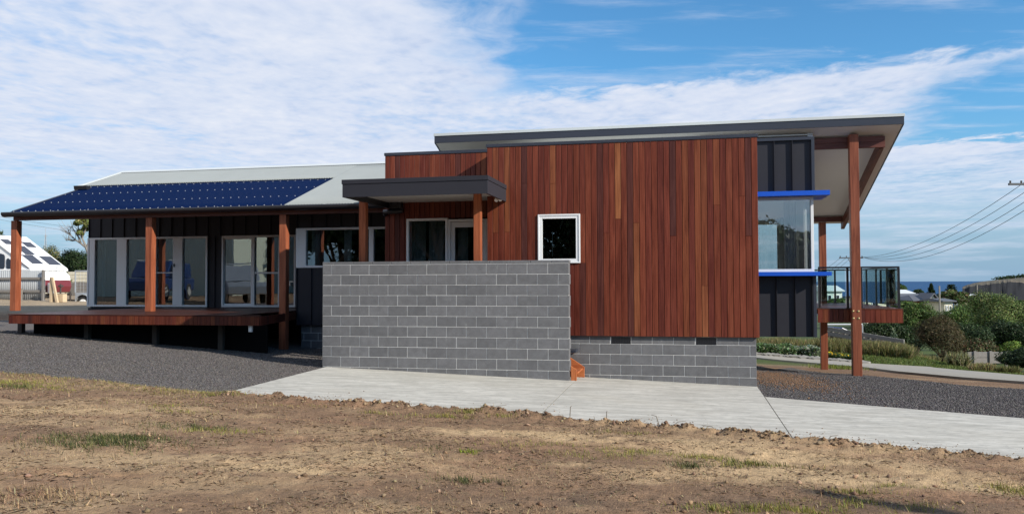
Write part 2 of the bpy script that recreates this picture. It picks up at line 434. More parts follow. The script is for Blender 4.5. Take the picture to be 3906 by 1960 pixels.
tone_mat('soil', 0.95, 26, 0.70, 1.34, bump=0.7, bscale=60)
tone_mat('clod', 0.95, 60, 0.7, 1.3, bump=0.4, bscale=150)
tone_mat('leaf', 0.6, 3, 0.85, 1.15, trans=0.25)
tone_mat('stone', 0.85, 90, 0.8, 1.2)

m, t, b = newmat('gravel_bed')
p = gpos(t); vo = t.add('ShaderNodeTexVoronoi', ins={'Vector': p, 'Scale': 42.0})
n1 = t.noise(p, 0.6, 4, 0.6); n2 = t.noise(p, 30, 3, 0.7)
c = t.mix(vo.outputs['Color'], (0.062, 0.055, 0.053), (0.130, 0.116, 0.112))
c = t.mix(t.math('MULTIPLY', t.sstep(n2, 0.45, 0.75), 0.5), c, (0.20, 0.18, 0.16))
c = t.mix(t.math('MULTIPLY', t.sstep(n1, 0.48, 0.75), 0.45), c, (0.17, 0.14, 0.11))
t.set(b.inputs['Base Color'], c); b.inputs['Roughness'].default_value = 0.9
t.set(b.inputs['Normal'], t.bump(t.math('ADD', vo.outputs['Distance'], t.math('MULTIPLY', n2, 0.5)), 0.9, 0.02))

m, t, b = newmat('sea')
p = gpos(t); n1 = t.noise(t.mapping(p, (0.004, 0.0012, 0.004)), 1.0, 5, 0.6)
t.set(b.inputs['Base Color'], t.mix(n1, (0.008, 0.045, 0.12), (0.014, 0.07, 0.17)))
b.inputs['Roughness'].default_value = 0.55; b.inputs['Specular IOR Level'].default_value = 0.25
t.set(b.inputs['Normal'], t.bump(t.noise(t.mapping(p, (0.05, 0.05, 0.05)), 1.0, 5, 0.7), 0.6, 3.0))

m, t, b = newmat('cliff_rock')  # near-black bluish tones put the shade of the cliff face into the colour
p = gpos(t); n1 = t.noise(t.mapping(p, (0.006, 0.006, 0.55)), 1.0, 4, 0.6); n2 = t.noise(p, 0.08, 5, 0.65)
c = t.mix(n1, (0.002, 0.0035, 0.007), (0.012, 0.0125, 0.015)); c = t.mix(t.math('MULTIPLY', n2, 0.5), c, (0.005, 0.0065, 0.010))
t.set(b.inputs['Base Color'], c); b.inputs['Roughness'].default_value = 0.95
m, t, b = newmat('cliff_top')
p = gpos(t); n1 = t.noise(t.mapping(p, (1, 1, 3)), 0.03, 6, 0.7)
t.set(b.inputs['Base Color'], t.mix(t.sstep(n1, .35, .65), (0.040, 0.042, 0.020), (0.125, 0.092, 0.055))); b.inputs['Roughness'].default_value = 0.95
# ------------------------------------------------------------------ ground, drive, gravel, path
FRONT = [(873, 1501), (1100, 1517), (1300, 1536), (1527, 1547), (1795, 1567), (2057, 1587), (2350, 1612), (2606, 1633), (3025, 1678), (3363, 1706), (3641, 1728), (3906, 1751)]
GRAV_L = [(-260, 1402), (0, 1421), (252, 1443), (505, 1469), (707, 1491), (873, 1501)]
fpts = [hit(*p) for p in GRAV_L[:-1]] + [hit(*p) for p in FRONT]
fpts = [(fpts[0][0] - 14, fpts[0][1] + 1.4)] + fpts + [(fpts[-1][0] + 12, fpts[-1][1] - 3.0)]
FXs = np.array([p[0] for p in fpts]); FYs = np.array([p[1] for p in fpts])
XC = hit(873, 1501)[0]                           # left corner of the concrete
def front_y(X): return np.interp(X, FXs, FYs)

def axis(parts):
    out = []
    for a, b_, n in parts: out += list(np.linspace(a, b_, n, endpoint=False))
    return np.array(out + [parts[-1][1]])
gx = axis([(-900, -120, 12), (-120, -30, 18), (-30, -9, 42), (-9, 9.5, 460), (9.5, 30, 60), (30, 130, 50), (130, 1400, 30)])
gy = axis([(-120, -10, 14), (-10, 3.8, 24), (3.8, 13.2, 260), (13.2, 30, 60), (30, 60, 40), (60, 500, 60), (500, 900, 12)])
XX, YY = np.meshgrid(gx, gy)
d = front_y(XX) - YY
rough = 0.050 * (fbm(XX * 1.1, YY * 1.6, 4, 3) - 0.5) + 0.036 * (fbm(XX * 4.5, YY * 5.5, 3, 9) - 0.5) + 0.034 * (fbm(XX * 10, YY * 10, 3, 21, .6) - 0.5) * ss(.3, .7, fbm(XX * 1.3, YY * 2.2, 3, 25))
rut = -0.05 * np.exp(-((YY - (8.6 - 0.33 * (XX - 2))) / 0.22) ** 2) * ss(0.5, 2.5, XX)
for (c_, sl_, x0_, x1_) in ((6.05, -.06, -1.0, 6.0), (7.55, -.10, -.5, 7.5), (6.6, -.05, -8.0, -2.0)):      # tyre tracks with tread marks
    off_y = YY - (c_ + sl_ * XX); env = np.exp(-(off_y / .13) ** 4) * ss(x0_, x0_ + 1.5, XX) * (1 - ss(x1_ - 1.5, x1_, XX)) * ss(.3, .6, fbm(XX * .9, YY * .9, 2, 15))
    rut = rut + env * (-.014 + .010 * np.sin(2 * np.pi * (XX + np.abs(off_y)) / .15))
near = ss(-0.10, 0.10, d) * ss(-60, -30, YY * 0 - 0 + np.minimum(YY, 0) * 1.0)
lump = fbm(XX * 4.2, YY * 4.2, 4, 31)
mound = np.exp(-((d - 0.22) / 0.20) ** 2) * ss(XC - 0.3, XC + 0.8, XX) * (0.015 + 0.05 * ss(0.35, 0.75, lump) + 0.045 * ss(.4, .8, fbm(XX * 11, YY * 11, 3, 37)))
mound += np.exp(-((d - 0.10) / 0.22) ** 2) * (1 - ss(XC - 0.3, XC + 0.8, XX)) * 0.05 * lump
ZZ = G(XX, YY) - 0.03 + near * (0.035 + rough + rut + mound)
far_rough = (1 - near) * ss(26, 34, YY) * 0.25 * (fbm(XX * 0.25, YY * 0.25, 3, 5) - 0.5)
ZZ = ZZ + far_rough

# soil colour: dark damp loam, dry pale sand, a little clay
loam = np.array([0.198, 0.122, 0.072]); sand = np.array([0.41, 0.285, 0.160]); clay = np.array([0.21, 0.115, 0.068]); dark = np.array([0.085, 0.060, 0.043])
big = fbm(XX * 0.42 + 3, YY * 1.05, 4, 41); mid = fbm(XX * 1.7, YY * 3.2, 4, 51); fin = fbm(XX * 9, YY * 9, 3, 61)
def spot(px, py, rx, ry):
    X0, Y0 = hit(px, py); return np.exp(-((XX - X0) / rx) ** 2 - ((YY - Y0) / ry) ** 2)
sandy = ss(0.46, 0.66, 0.6 * big + 0.4 * mid)
extra = 0
for a in [(1000, 1760, 1.6, .35), (1150, 1740, 1.3, .4), (250, 1560, 1.0, .35), (2350, 1690, 2.2, .3), (3500, 1850, 1.6, .3), (3000, 1740, 1.6, .25), (1500, 1790, 1.2, .22), (3250, 1800, 1.2, .25), (650, 1480, 1.6, .4), (3800, 1830, 1.0, .4), (1800, 1650, 1.8, .25)]:
    extra = extra + spot(*a)
sandy = np.clip(0.55 * sandy + 0.75 * np.clip(extra, 0, 1.1) * ss(0.25, 0.6, 0.4 * mid + 0.6 * fin + 0.1), 0, 1)
drk = 0
for a in [(2200, 1900, 2.2, .35), (3300, 1930, 1.8, .2), (1500, 1880, 1.4, .2), (500, 1600, .8, .2)]:
    drk = drk + spot(*a)
drk = np.clip(np.clip(drk, 0, 1) * ss(0.35, 0.65, mid) * 0.8 + 0.5 * np.exp(-((d - 0.2) / 0.25) ** 2) * ss(0.4, 0.7, lump), 0, 1)
colr = loam * (1 - sandy[..., None]) + sand * sandy[..., None]
colr = colr * (1 - 0.6 * drk[..., None]) + dark * 0.6 * drk[..., None]
cl = (ss(0.55, 0.75, fbm(XX * 0.8 - 5, YY * 2.0, 3, 71)) * 0.5)[..., None]
colr = colr * (1 - cl) + clay * cl
colr = colr * (0.72 + 0.56 * fin[..., None])
# beyond the house: dry sandy yard to the left, grass to the right
gr = (ss(4, 9, XX) * ss(25, 29, YY + 0 * XX))[..., None]
grass_c = np.array([0.060, 0.085, 0.022]) * (0.6 + 0.8 * fbm(XX * 0.5, YY * 0.5, 4, 81))[..., None]
colr = colr * (1 - gr) + grass_c * gr
yard = (ss(-9, -13, XX) * ss(26, 30, YY))[..., None]
colr = colr * (1 - yard) + np.array([0.30, 0.235, 0.16]) * (0.7 + 0.6 * fin[..., None]) * yard
far = ss(60, 120, YY)[..., None]
colr = colr * (1 - far) + np.array([0.055, 0.075, 0.028]) * (0.7 + 0.6 * fbm(XX * 0.06, YY * 0.06, 4, 91))[..., None] * far
ny, nx = XX.shape
V = np.stack([XX, YY, ZZ], -1).reshape(-1, 3)
ii = (np.arange(ny - 1)[:, None] * nx + np.arange(nx - 1)[None, :]).reshape(-1)
F = np.stack([ii, ii + 1, ii + nx + 1, ii + nx], 1)
ground = link('ground', np_mesh('ground', V, F, MATS['soil'], colr.reshape(-1, 3), True)); tag(ground, kind='structure')
def gtop(X, Y):                                  # height of the finished soil
    X = np.asarray(X, float); Y = np.asarray(Y, float)
    ix = np.clip(np.searchsorted(gx, X) - 1, 0, nx - 2); iy = np.clip(np.searchsorted(gy, Y) - 1, 0, ny - 2)
    fx = (X - gx[ix]) / (gx[ix + 1] - gx[ix]); fy = (Y - gy[iy]) / (gy[iy + 1] - gy[iy])
    return (ZZ[iy, ix] * (1 - fx) + ZZ[iy, ix + 1] * fx) * (1 - fy) + (ZZ[iy + 1, ix] * (1 - fx) + ZZ[iy + 1, ix + 1] * fx) * fy

def sheet(name, pts, dz, mat, thick=0.0, step=1.0, parent=None):
    bm = bmesh.new(); f = bm.faces.new([bm.verts.new((x, y, 0)) for x, y in pts])
    if f.normal.z < 0: f.normal_flip()
    xs = [p[0] for p in pts]; ys = [p[1] for p in pts]
    k = math.floor(min(xs)) + step
    while k < max(xs):
        bmesh.ops.bisect_plane(bm, geom=bm.verts[:] + bm.edges[:] + bm.faces[:], plane_co=(k, 0, 0), plane_no=(1, 0, 0)); k += step
    k = math.floor(min(ys)) + step
    while k < max(ys):
        bmesh.ops.bisect_plane(bm, geom=bm.verts[:] + bm.edges[:] + bm.faces[:], plane_co=(0, k, 0), plane_no=(0, 1, 0)); k += step
    bmesh.ops.triangulate(bm, faces=bm.faces[:])
    bm.normal_update()
    for f in bm.faces:
        if f.normal.z < 0: f.normal_flip()
    if thick:
        r = bmesh.ops.extrude_face_region(bm, geom=bm.faces[:])
        for v in r['geom']:
            if isinstance(v, bmesh.types.BMVert): v.co.z = thick
        for v in bm.verts: v.co.z -= thick
    for v in bm.verts: v.co.z += Gz(v.co.x, v.co.y) + dz
    bmesh.ops.recalc_face_normals(bm, faces=bm.faces[:])
    me = bpy.data.meshes.new(name); bm.to_mesh(me); bm.free(); me.materials.append(mat)
    return link(name, me, parent)

def inpoly(P, X, Y):
    r = np.zeros(X.shape, bool); n = len(P)
    for k in range(n):
        x0, y0 = P[k]; x1, y1 = P[(k + 1) % n]
        c = ((y0 > Y) != (y1 > Y)); 
        with np.errstate(divide='ignore', invalid='ignore'):
            xi = (x1 - x0) * (Y - y0) / (y1 - y0) + x0
        r ^= c & (X < xi)
    return r

VF, VM = 15.0, 15.80                             # faces of the free wall and of the main block base
def fr(X, off=0.12): return (X, float(front_y(X)) - off)
J1a, J1b = hit(2178, 1470), hit(2057, 1590)      # first joint
J2a, J2b = hit(2917, 1518), hit(3025, 1680)      # second joint
CB = hit(2886, 1475)                             # concrete at the house corner
CL = hit(873, 1501); CLb = hit(1232, 1406)
ext = lambda a, b_, k: (b_[0] + (b_[0] - a[0]) * k, b_[1] + (b_[1] - a[1]) * k)
J1c = ext(J1a, J1b, 0.04); J2c = ext(J2a, J2b, 0.02)
back_l = h2w(Uof(1232, VF) , 16.9); back_j = h2w(Uof(2178, VF) + 0.03, 16.9)
drive = empty('driveway', (0, 0, 0)); tag(drive, kind='structure')
gap = 0.007
slabA = [fr(CL[0] - 0.02, 0.0), *[fr(x) for x in np.linspace(CL[0] + 0.4, J1c[0] - 0.02, 9)], (J1c[0] - gap, J1c[1]), (J1a[0] - gap, J1a[1]), (back_j[0] - gap, back_j[1]), back_l, CLb]
rc = h2w(Uof(2886, VM), 16.6)
slabB = [(J1c[0] + gap, J1c[1]), *[fr(x) for x in np.linspace(J1c[0] + 0.3, J2c[0] - 0.1, 7)], (J2c[0] - gap, J2c[1]), (J2a[0] - gap, J2a[1]), CB, rc, (back_j[0] + gap, back_j[1]), (J1a[0] + gap, J1a[1])]
RB = hit(3906, 1600); RB2 = ext(J2a, RB, 1.0)
slabC = [(J2c[0] + gap, J2c[1]), *[fr(x) for x in np.linspace(J2c[0] + 0.3, RB2[0] - 0.5, 9)], RB2, RB, (J2a[0] + gap, J2a[1])]
for s_ in (slabA, slabB, slabC): sheet('slab', s_, 0.022, MATS['concrete'], 0.10, 1.0, drive)

house_l = [h2w(-19.5, 21.9), h2w(-4.0, 21.9)]
gravL = [hit(*p) for p in GRAV_L[:-1]] + [CL, CLb, back_l, h2w(-5.2, 19.7)] + [h2w(-5.2, 21.9), h2w(-19.0, 21.9), h2w(-22.0, 19.0)]
sheet('gravel_yard', gravL, -0.006, MATS['gravel_bed'], 0, 1.0)
bpy.data.objects['gravel_yard']['kind'] = 'structure'
GR_BACK = [(3906, 1483), (3670, 1468), (3465, 1446), (3260, 1427), (3137, 1421), (3014, 1401)]
gravR = [CB, J2a, RB, RB2] + [ext(hit(3670, 1468), hit(3906, 1483), 1.2)] + [hit(*p) for p in GR_BACK] + [h2w(Uof(2886, VM) + 0.2, 20.3), h2w(Uof(2886, VM) - 0.4, 20.0), h2w(Uof(2886, VM) - 0.4, 15.95)]
sheet('gravel_bed', gravR, -0.006, MATS['gravel_bed'], 0, 1.0)
bpy.data.objects['gravel_bed']['kind'] = 'structure'
P_BACK = [(2700, 1326), (2887, 1345), (3137, 1372), (3284, 1386), (3547, 1401), (3906, 1434)]
P_FRONT = [(3906, 1459), (3670, 1442), (3424, 1419), (3284, 1401), (3129, 1388), (2887, 1366), (2700, 1346)]
pb = [hit(*p) for p in P_BACK]; pf = [hit(*p) for p in P_FRONT]
path = [ext(pb[1], pb[0], 1.5)] + pb + [ext(pb[-2], pb[-1], 1.2), ext(pf[1], pf[0], 1.2)] + pf + [ext(pf[-2], pf[-1], 1.5)]
tag(sheet('path', path, 0.03, MATS['old_concrete'], 0.10, 1.5), kind='structure')
L_TOP = [(3906, 1425), (3793, 1405), (3629, 1384), (3465, 1366), (3293, 1352), (3161, 1343)]
# ------------------------------------------------------------------ the house
HU0, HV0 = -4.0, 20.0
hx, hy = h2w(HU0, HV0)
house = empty('house', (hx, hy, Gz(hx, hy)), -ALPHA)
tag(house, 'long timber and dark metal clad house with skillion roof, verandah and balcony', 'house')
HOFF = (-HU0, -HV0, -Gz(hx, hy))
def part(mb, name, mats, bevel=0.0, parent=None, smooth=False, color=None):
    """a part straight under the house keeps house coordinates; sub-parts inherit them"""
    mats = [MATS[m] for m in mats] if isinstance(mats, (list, tuple)) else MATS[mats]
    if parent is None: return mb.build(name, mats, house, bevel, HOFF, smooth, color)
    return mb.build(name, mats, parent, bevel, None, smooth, color)
REDS = [(0.150, 0.034, 0.018), (0.130, 0.029, 0.017), (0.165, 0.040, 0.020), (0.115, 0.025, 0.016), (0.158, 0.037, 0.019), (0.138, 0.031, 0.018)]
def wood_tone(k=1.0):
    r = rnd.random()
    if r < 0.006: c = (0.215, 0.072, 0.028)
    elif r < 0.10: c = (0.178, 0.050, 0.022)
    elif r < 0.18: c = (0.085, 0.024, 0.018)
    else: c = rnd.choice(REDS)
    j = rnd.uniform(0.82, 0.98) * k
    return tuple(x * j for x in c)

_bcache = {}

def bar_mesh(key, w_, dd, h_, mat, bev=0.003):
    k = (round(w_, 4), round(dd, 4), round(h_, 4), mat)
    if k not in _bcache:
        bm = bmesh.new(); bmesh.ops.create_cube(bm, size=1)
        for v in bm.verts: v.co = Vector(((v.co.x + .5) * w_, (v.co.y + .5) * dd, (v.co.z + .5) * h_))
        if bev: bmesh.ops.bevel(bm, geom=bm.edges[:], offset=bev, segments=1, affect='EDGES')
        me = bpy.data.meshes.new(key); bm.to_mesh(me); bm.free(); me.materials.append(MATS[mat]); _bcache[k] = me
    return _bcache[k]

# ---- levels and planes
VT = 15.75                                       # face of the timber block
uTL, uTR = Uof(1858, VT, 800), Uof(2892, VT, 800)
zTB = (Zof(2182, 1280, VT) + Zof(2890, 1287, VT)) / 2
zTT = (Zof(1870, 566, VT) + Zof(2880, 520, VT)) / 2
VR = 16.6                                        # recessed entry wall
uRL = Uof(1468, VR, 800)
zRT = (Zof(1480, 594, VR) + Zof(1840, 583, VR)) / 2
VK = 19.5                                        # kitchen wall
uKL = Uof(1130, VK, 1000)
VD = 21.6                                        # verandah door wall
uDL = Uof(335, VD, 1000)
zFL = (Zof(60, 1187, 18.45) + Zof(560, 1189, 18.45) + Zof(1083, 1187, 18.45)) / 3
VB = 20.0                                        # dark wall on the right
print('LEVELS', dict(uTL=uTL, uTR=uTR, zTB=zTB, zTT=zTT, uRL=uRL, zRT=zRT, uKL=uKL, uDL=uDL, zFL=zFL))

def clad(parent_name, u0, u1, z0, z1, v, pitch, holes=(), top_fn=None, depth=0.022, gap=0.009, joints=0.3, mat='timber_upright', special=()):
    """upright boards on a dark backing wall; a board that meets a hole is cut around it"""
    wall = parent_name
    n = max(1, round((u1 - u0) / pitch)); p = (u1 - u0) / n
    for k in range(n):
        a = u0 + k * p + gap / 2; b_ = a + p - gap
        spans = [(z0, z1)]
        for (h0, h1, hz0, hz1) in holes:
            if a < h1 - 0.002 and b_ > h0 + 0.002:
                ns = []
                for s0, s1 in spans:
                    if hz0 > s0: ns.append((s0, min(hz0, s1)))
                    if hz1 < s1: ns.append((max(hz1, s0), s1))
                spans = ns
                for q0, q1 in ((a, h0), (h1, b_)):
                    if q1 - q0 > 0.008 and hz1 - hz0 > 0.1:
                        link('board', bar_mesh('board', q1 - q0, depth, min(hz1, z1) - max(hz0, z0), mat), wall, loc=(q0, v, max(hz0, z0)), color=wood_tone())
        for s0, s1 in spans:
            if s1 - s0 < 0.03: continue
            cuts = [s0, s1]; sp = [q for q in special if a <= q[0] < b_ + gap and s0 < q[1] < s1]
            if s1 - s0 > 1.8 and rnd.random() < joints:
                c = s0 + (s1 - s0) * rnd.uniform(0.25, 0.75); cuts = [s0, c, s1]
            if sp: cuts = [s0, sp[0][1], s1]
            for c0, c1 in zip(cuts, cuts[1:]):
                g = 0.0015 if len(cuts) > 2 else 0
                link('board', bar_mesh('board', b_ - a, depth, c1 - c0 - 2 * g, mat), wall,
                     loc=(a, v + rnd.uniform(0, 0.0025), c0 + g), color=(sp[0][2 if c0 > s0 else 3] or wood_tone()) if sp else wood_tone())

def blocks(wall, u0, u1, z_top, n_full, v, thick, ground_z, phase=0.0, bl=0.39, bh=0.19, end_mats=True, skip=()):
    """stretcher bond, joints 10 mm; the lowest course is cut by the ground"""
    nb = 0
    for r in range(n_full):
        zt = z_top - r * 0.2; zb = zt - bh
        x = u0 - (0.2 if (r % 2) else 0.0) + phase
        while x < u1 - 0.02:
            a = max(x, u0); b_ = min(x + bl, u1)
            if b_ - a > 0.05 and not any(s[0] == r and s[1] < (a + b_) / 2 < s[2] for s in skip):
                gz = ground_z((a + b_) / 2)
                if zt > gz - 0.02:
                    link('block', bar_mesh('block', b_ - a, thick, bh, 'block', 0.004), wall, loc=(a, v + rnd.uniform(0, 0.002), zb)); nb += 1
            x += 0.4
    return nb

# ---- timber block
wall = part(MB().box(uTL + .01, uTR - .01, VT + .024, VR + 2.4, zTB + 0.004, zTT - 0.01), 'timber_wall', 'void')
uw0, zw1 = uz(2052, 819, VT); uw1, zw0 = uz(2214, 1003, VT)
PALE = (0.235, 0.082, 0.033); ORNG = (0.180, 0.056, 0.024); DKB = (0.070, 0.022, 0.018)
clad(wall, uTL, uTR, zTB, zTT, VT, 0.1146, holes=[(uw0, uw1, zw0, zw1)],     # (where, height of the butt joint, tone above, tone below)
     special=[(Uof(2357, VT), Zof(2357, 835, VT), PALE, None), (Uof(2225, VT), Zof(2225, 937, VT), None, ORNG), (Uof(2430, VT), Zof(2430, 850, VT), None, ORNG), (Uof(2000, VT), Zof(2000, 700, VT), DKB, DKB), (Uof(2690, VT), Zof(2690, 1090, VT), None, ORNG), (Uof(1945, VT), Zof(1945, 885, VT), ORNG, None), (Uof(2120, VT), Zof(2120, 700, VT), ORNG, ORNG), (Uof(2560, VT), Zof(2560, 900, VT), DKB, None)])
part(MB().box(uTL - .02, uTR + .015, VT - .012, VT + .09, zTT + .002, zTT + .062).box(uTL - .02, uTL + 0.05, VT + .09, VR + 0.9, zTT + .002, zTT + .062), 'parapet_cap', 'dark_fascia', 0.003)
part(MB().box(uTL + .05, uTR - .02, VT + .13, 21.75, zTT - 0.05, zTT - 0.008), 'box_roof', 'pale_metal')
part(MB().box(uTL, uTR - .02, VT + .003, VT + .02, zTB - 0.012, zTB - 0.004), 'base_trim', 'gutter')
# side boards of the block that face the recess and the balcony
wl = part(MB().box(uTL + .022, uTL + .034, VT + .03, VR, zRT - 2.5, zTT - .02), 'side_wall', 'void')
for k in range(15):
    link('board', bar_mesh('board_side', 0.02, 0.108, zTT - zTB - 0.01, 'timber_upright'), wl, loc=(uTL + 0.001, VT + .026 + k * 0.1146, zTB), color=wood_tone())

def window(name, u0, u1, z0, z1, v, fw=0.07, panes=None, depth=0.09, proud=0.02, mull=(), rails=(), sash=(), glass='pane', solid=()):
    """frame with mullions (u0,u1), rails (u0,u1,z0,z1), solid infill panels and a pane in each light"""
    mb = MB(); a, b_ = v - proud, v + depth
    mb.box(u0, u0 + fw, a, b_, z0, z1).box(u1 - fw, u1, a, b_, z0, z1)
    mb.box(u0 + fw, u1 - fw, a, b_, z1 - fw, z1).box(u0 + fw, u1 - fw, a, b_, z0, z0 + fw)
    for m0, m1 in mull: mb.box(m0, m1, a + .003, b_ - .003, z0 + fw, z1 - fw)
    for (r0, r1, q0, q1) in rails: mb.box(r0, r1, a + .012, b_ - .02, q0, q1)
    wnd = part(mb, name, 'white_frame', 0.004)
    edges = [u0 + fw] + [x for m_ in mull for x in m_] + [u1 - fw]
    for k in range(0, len(edges), 2):
        e0, e1 = edges[k], edges[k + 1]
        if e1 - e0 < 0.03: continue
        part(MB().box(e0, e1, v + .035, v + .041, z0 + fw, z1 - fw), 'pane', glass, parent=wnd)
    for (s0, s1) in sash:                        # inner sash frames
        sf = 0.045
        part(MB().box(s0, s0 + sf, v + .012, v + .05, z0 + fw, z1 - fw).box(s1 - sf, s1, v + .012, v + .05, z0 + fw, z1 - fw)
             .box(s0 + sf, s1 - sf, v + .012, v + .05, z1 - fw - sf, z1 - fw).box(s0 + sf, s1 - sf, v + .012, v + .05, z0 + fw, z0 + fw + sf), 'sash', 'white_frame', 0.003, wnd)
    return wnd

def room(u0, u1, v0, v1, z0, z1, name='interior', mat='room'):
    mb = MB()
    mb.quad((u0, v1, z0), (u1, v1, z0), (u1, v1, z1), (u0, v1, z1)).quad((u0, v0, z0), (u0, v1, z0), (u0, v1, z1), (u0, v0, z1))
    mb.quad((u1, v0, z0), (u1, v1, z0), (u1, v1, z1), (u1, v0, z1)).quad((u0, v0, z0), (u1, v0, z0), (u1, v1, z0), (u0, v1, z0))
    mb.quad((u0, v0, z1), (u1, v0, z1), (u1, v1, z1), (u0, v1, z1))
    return part(mb, name, mat)
def curtain(u0, u1, z0, z1, v, n=None, amp=0.035, parent=None, name='curtain', mat='curtain'):
    n = n or max(4, int((u1 - u0) / 0.11)); N = n * 6 + 1; mb = MB()
    ph = rnd.uniform(0, 6)
    P = [(u0 + (u1 - u0) * k / (N - 1), v + amp * math.sin(k / 6 * 2 * math.pi + ph) * (0.6 + 0.4 * math.sin(k * 0.37))) for k in range(N)]
    for (a, b_) in zip(P, P[1:]): mb.quad((*a, z0), (*b_, z0), (*b_, z1), (*a, z1))
    o = part(mb, name, mat, parent=parent, smooth=True)
    s_ = o.modifiers.new('s', 'SOLIDIFY'); s_.thickness = 0.004
    return o

# awning window in the timber block, with the dark room behind it
MBw = 0.075
wnd = window('awning_window', uw0, uw1, zw0, zw1, VT - .01, 0.03, proud=0.02, depth=.10)
part(MB().box(uw0 + .03, uw0 + .085, VT - .018, VT + .03, zw0 + .03, zw1 - .03).box(uw1 - .085, uw1 - .03, VT - .018, VT + .03, zw0 + .03, zw1 - .03)
     .box(uw0 + .085, uw1 - .085, VT - .018, VT + .03, zw1 - .085, zw1 - .03).box(uw0 + .085, uw1 - .085, VT - .018, VT + .03, zw0 + .03, zw0 + .085), 'sash', 'white_frame', 0.004, wnd)
part(MB().box(uw0 + .27, uw0 + .285, VT + .05, VT + .065, zw0 + .13, zw0 + .62), 'winder', 'galv', 0, wnd)
wall.data = (MB().box(uTL + .01, uTR - .01, VT + .024, VT + .12, zTB + .004, zw0).box(uTL + .01, uTR - .01, VT + .024, VT + .12, zw1, zTT - .01)
             .box(uTL + .01, uw0, VT + .024, VT + .12, zw0, zw1).box(uw1, uTR - .01, VT + .024, VT + .12, zw0, zw1)).mesh('timber_wall', MATS['void'])
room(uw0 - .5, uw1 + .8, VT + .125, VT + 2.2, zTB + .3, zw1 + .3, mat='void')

# base of block masonry under the timber, with two vents
def gz_v(v): return lambda u: Gz(*h2w(u, v))
uBL, uBR = uTL + 0.3, Uof(2886, VM, 1400)
zBT = zTB - 0.015
bw = part(MB().box(uBL, uBR - .006, VM + .006, VM + .18, -2.6, zBT - 0.001), 'base_wall', 'mortar')
vents = []
for px0, px1 in ((2330, 2403), (2641, 2718)):
    vents.append((Uof(px0, VM, 1300), Uof(px1, VM, 1300)))
vents = [(vents[0][0], vents[0][0] + .39), (vents[0][0] + .4 * round((vents[1][0] - vents[0][0]) / .4), vents[0][0] + .4 * round((vents[1][0] - vents[0][0]) / .4) + .39)]
zc1 = Zof(2600, 1309, VM)                        # first bed joint
ztop_block = zc1 + 0.2 - 0.005
zvb = min(zc1 + 0.195, zBT + 0.06) - .195
# top course is partly behind the cladding
blocks(bw, uBL, uBR, min(zc1 + 0.195, zBT + 0.06), 6, VM, 0.1, gz_v(VM), phase=(vents[0][0] - uBL) % 0.4 - 0.4 - 0.005, skip=[(0, v0, v1) for v0, v1 in vents])
for v0, v1 in vents:
    mb = MB()
    for k in range(12):
        a = v0 + .02 + (v1 - v0 - .05) * k / 11; mb.box(a, a + .012, VM - .004, VM + .004, zvb + .01, zBT - .02)
    mb.box(v0 + .006, v1 - .006, VM + .0045, VM + .03, zvb, zBT - .002); part(mb, 'vent', 'gutter')
# masonry return at the right corner
bw2 = part(MB().box(uBR - .17, uBR - .008, VM + .11, 20.4, -2.8, zBT - .001), 'base_return', 'mortar')
for r in range(6):
    for k in range(10):
        link('block', bar_mesh('block_r', 0.1, 0.39, 0.19, 'block', .004), bw2, loc=(uBR - 0.1, VM + .104 + k * .4 - (0.2 if r % 2 else 0) + 0.2, zc1 + .195 - .2 * r - 0.19))

# ---- recessed entry wall with door and sidelight
uRR = uTL
wr = part(MB().box(uRL, uRR + .02, VR + .024, VR + .12, zFL - .2, zRT), 'entry_wall', 'void')
ue0, ze1 = uz(1551, 835, VR); ue1 = Uof(1862, VR, 900); ze0 = zFL + .03
wr.data = (MB().box(uRL, ue0, VR + .024, VR + .12, zFL - .3, zRT - .01).box(ue0, uRR, VR + .024, VR + .12, ze1, zRT - .01)).mesh('entry_wall', MATS['void'])
clad(wr, uRL, uRR - .002, zFL - .25, zRT, VR, 0.1146, holes=[(ue0, ue1 + 1, ze0 - .5, ze1)], joints=0.1)
part(MB().box(uRL - .015, uRR - .002, VR - .012, VR + .09, zRT + .002, zRT + .066).box(uRL - .015, uRR, VR + .09, VR + 2.0, zRT - .04, zRT - .002), 'parapet_cap', 'dark_fascia', .003)
m0, m1 = Uof(1691, VR), Uof(1708, VR)
wd = window('entry_window', ue0, m1, ze0, ze1, VR, .05, mull=())
dr = window('entry_door', m1 + .003, ue1, ze0, ze1 - .03, VR + .01, .055, mull=())
part(MB().box(m1 + .06, m1 + .15, VR + .02, VR + .06, ze0 + .06, ze1 - .09).box(ue1 - .15, ue1 - .06, VR + .02, VR + .06, ze0 + .06, ze1 - .09)
     .box(m1 + .15, ue1 - .15, VR + .02, VR + .06, ze1 - .2, ze1 - .09).box(m1 + .15, ue1 - .15, VR + .02, VR + .06, ze0 + .06, ze0 + .2), 'door_leaf', 'white_frame', .004, dr)
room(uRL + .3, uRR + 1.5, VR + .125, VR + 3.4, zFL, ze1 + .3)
curtain(ue0 + .07, ue0 + .40, ze0, ze1 - .05, VR + .13); curtain(m0 - .36, m0 - .02, ze0, ze1 - .05, VR + .13); curtain(m1 + .2, m1 + .42, ze0, ze1 - .1, VR + .13)
# rain head and offset pipe on the entry wall
uq, zq = uz(1495, 807, VR - .12)
part(MB().box(uq - .06, uq + .22, VR - .16, VR - .01, zq + .06, zq + .19).tube([(uq - .2, VR - .09, zq - .01), (uq - .1, VR - .09, zq), (uq + .12, VR - .09, zq), (uq + .24, VR - .09, zq + .02)], .052, 10)
     .tube([(uq - .15, VR - .09, zq - .01), (uq - .19, VR - .02, zq - .05), (uq - .2, VR + .2, zq - .06)], .05, 10), 'drain_pipe', 'gutter', 0, smooth=False)

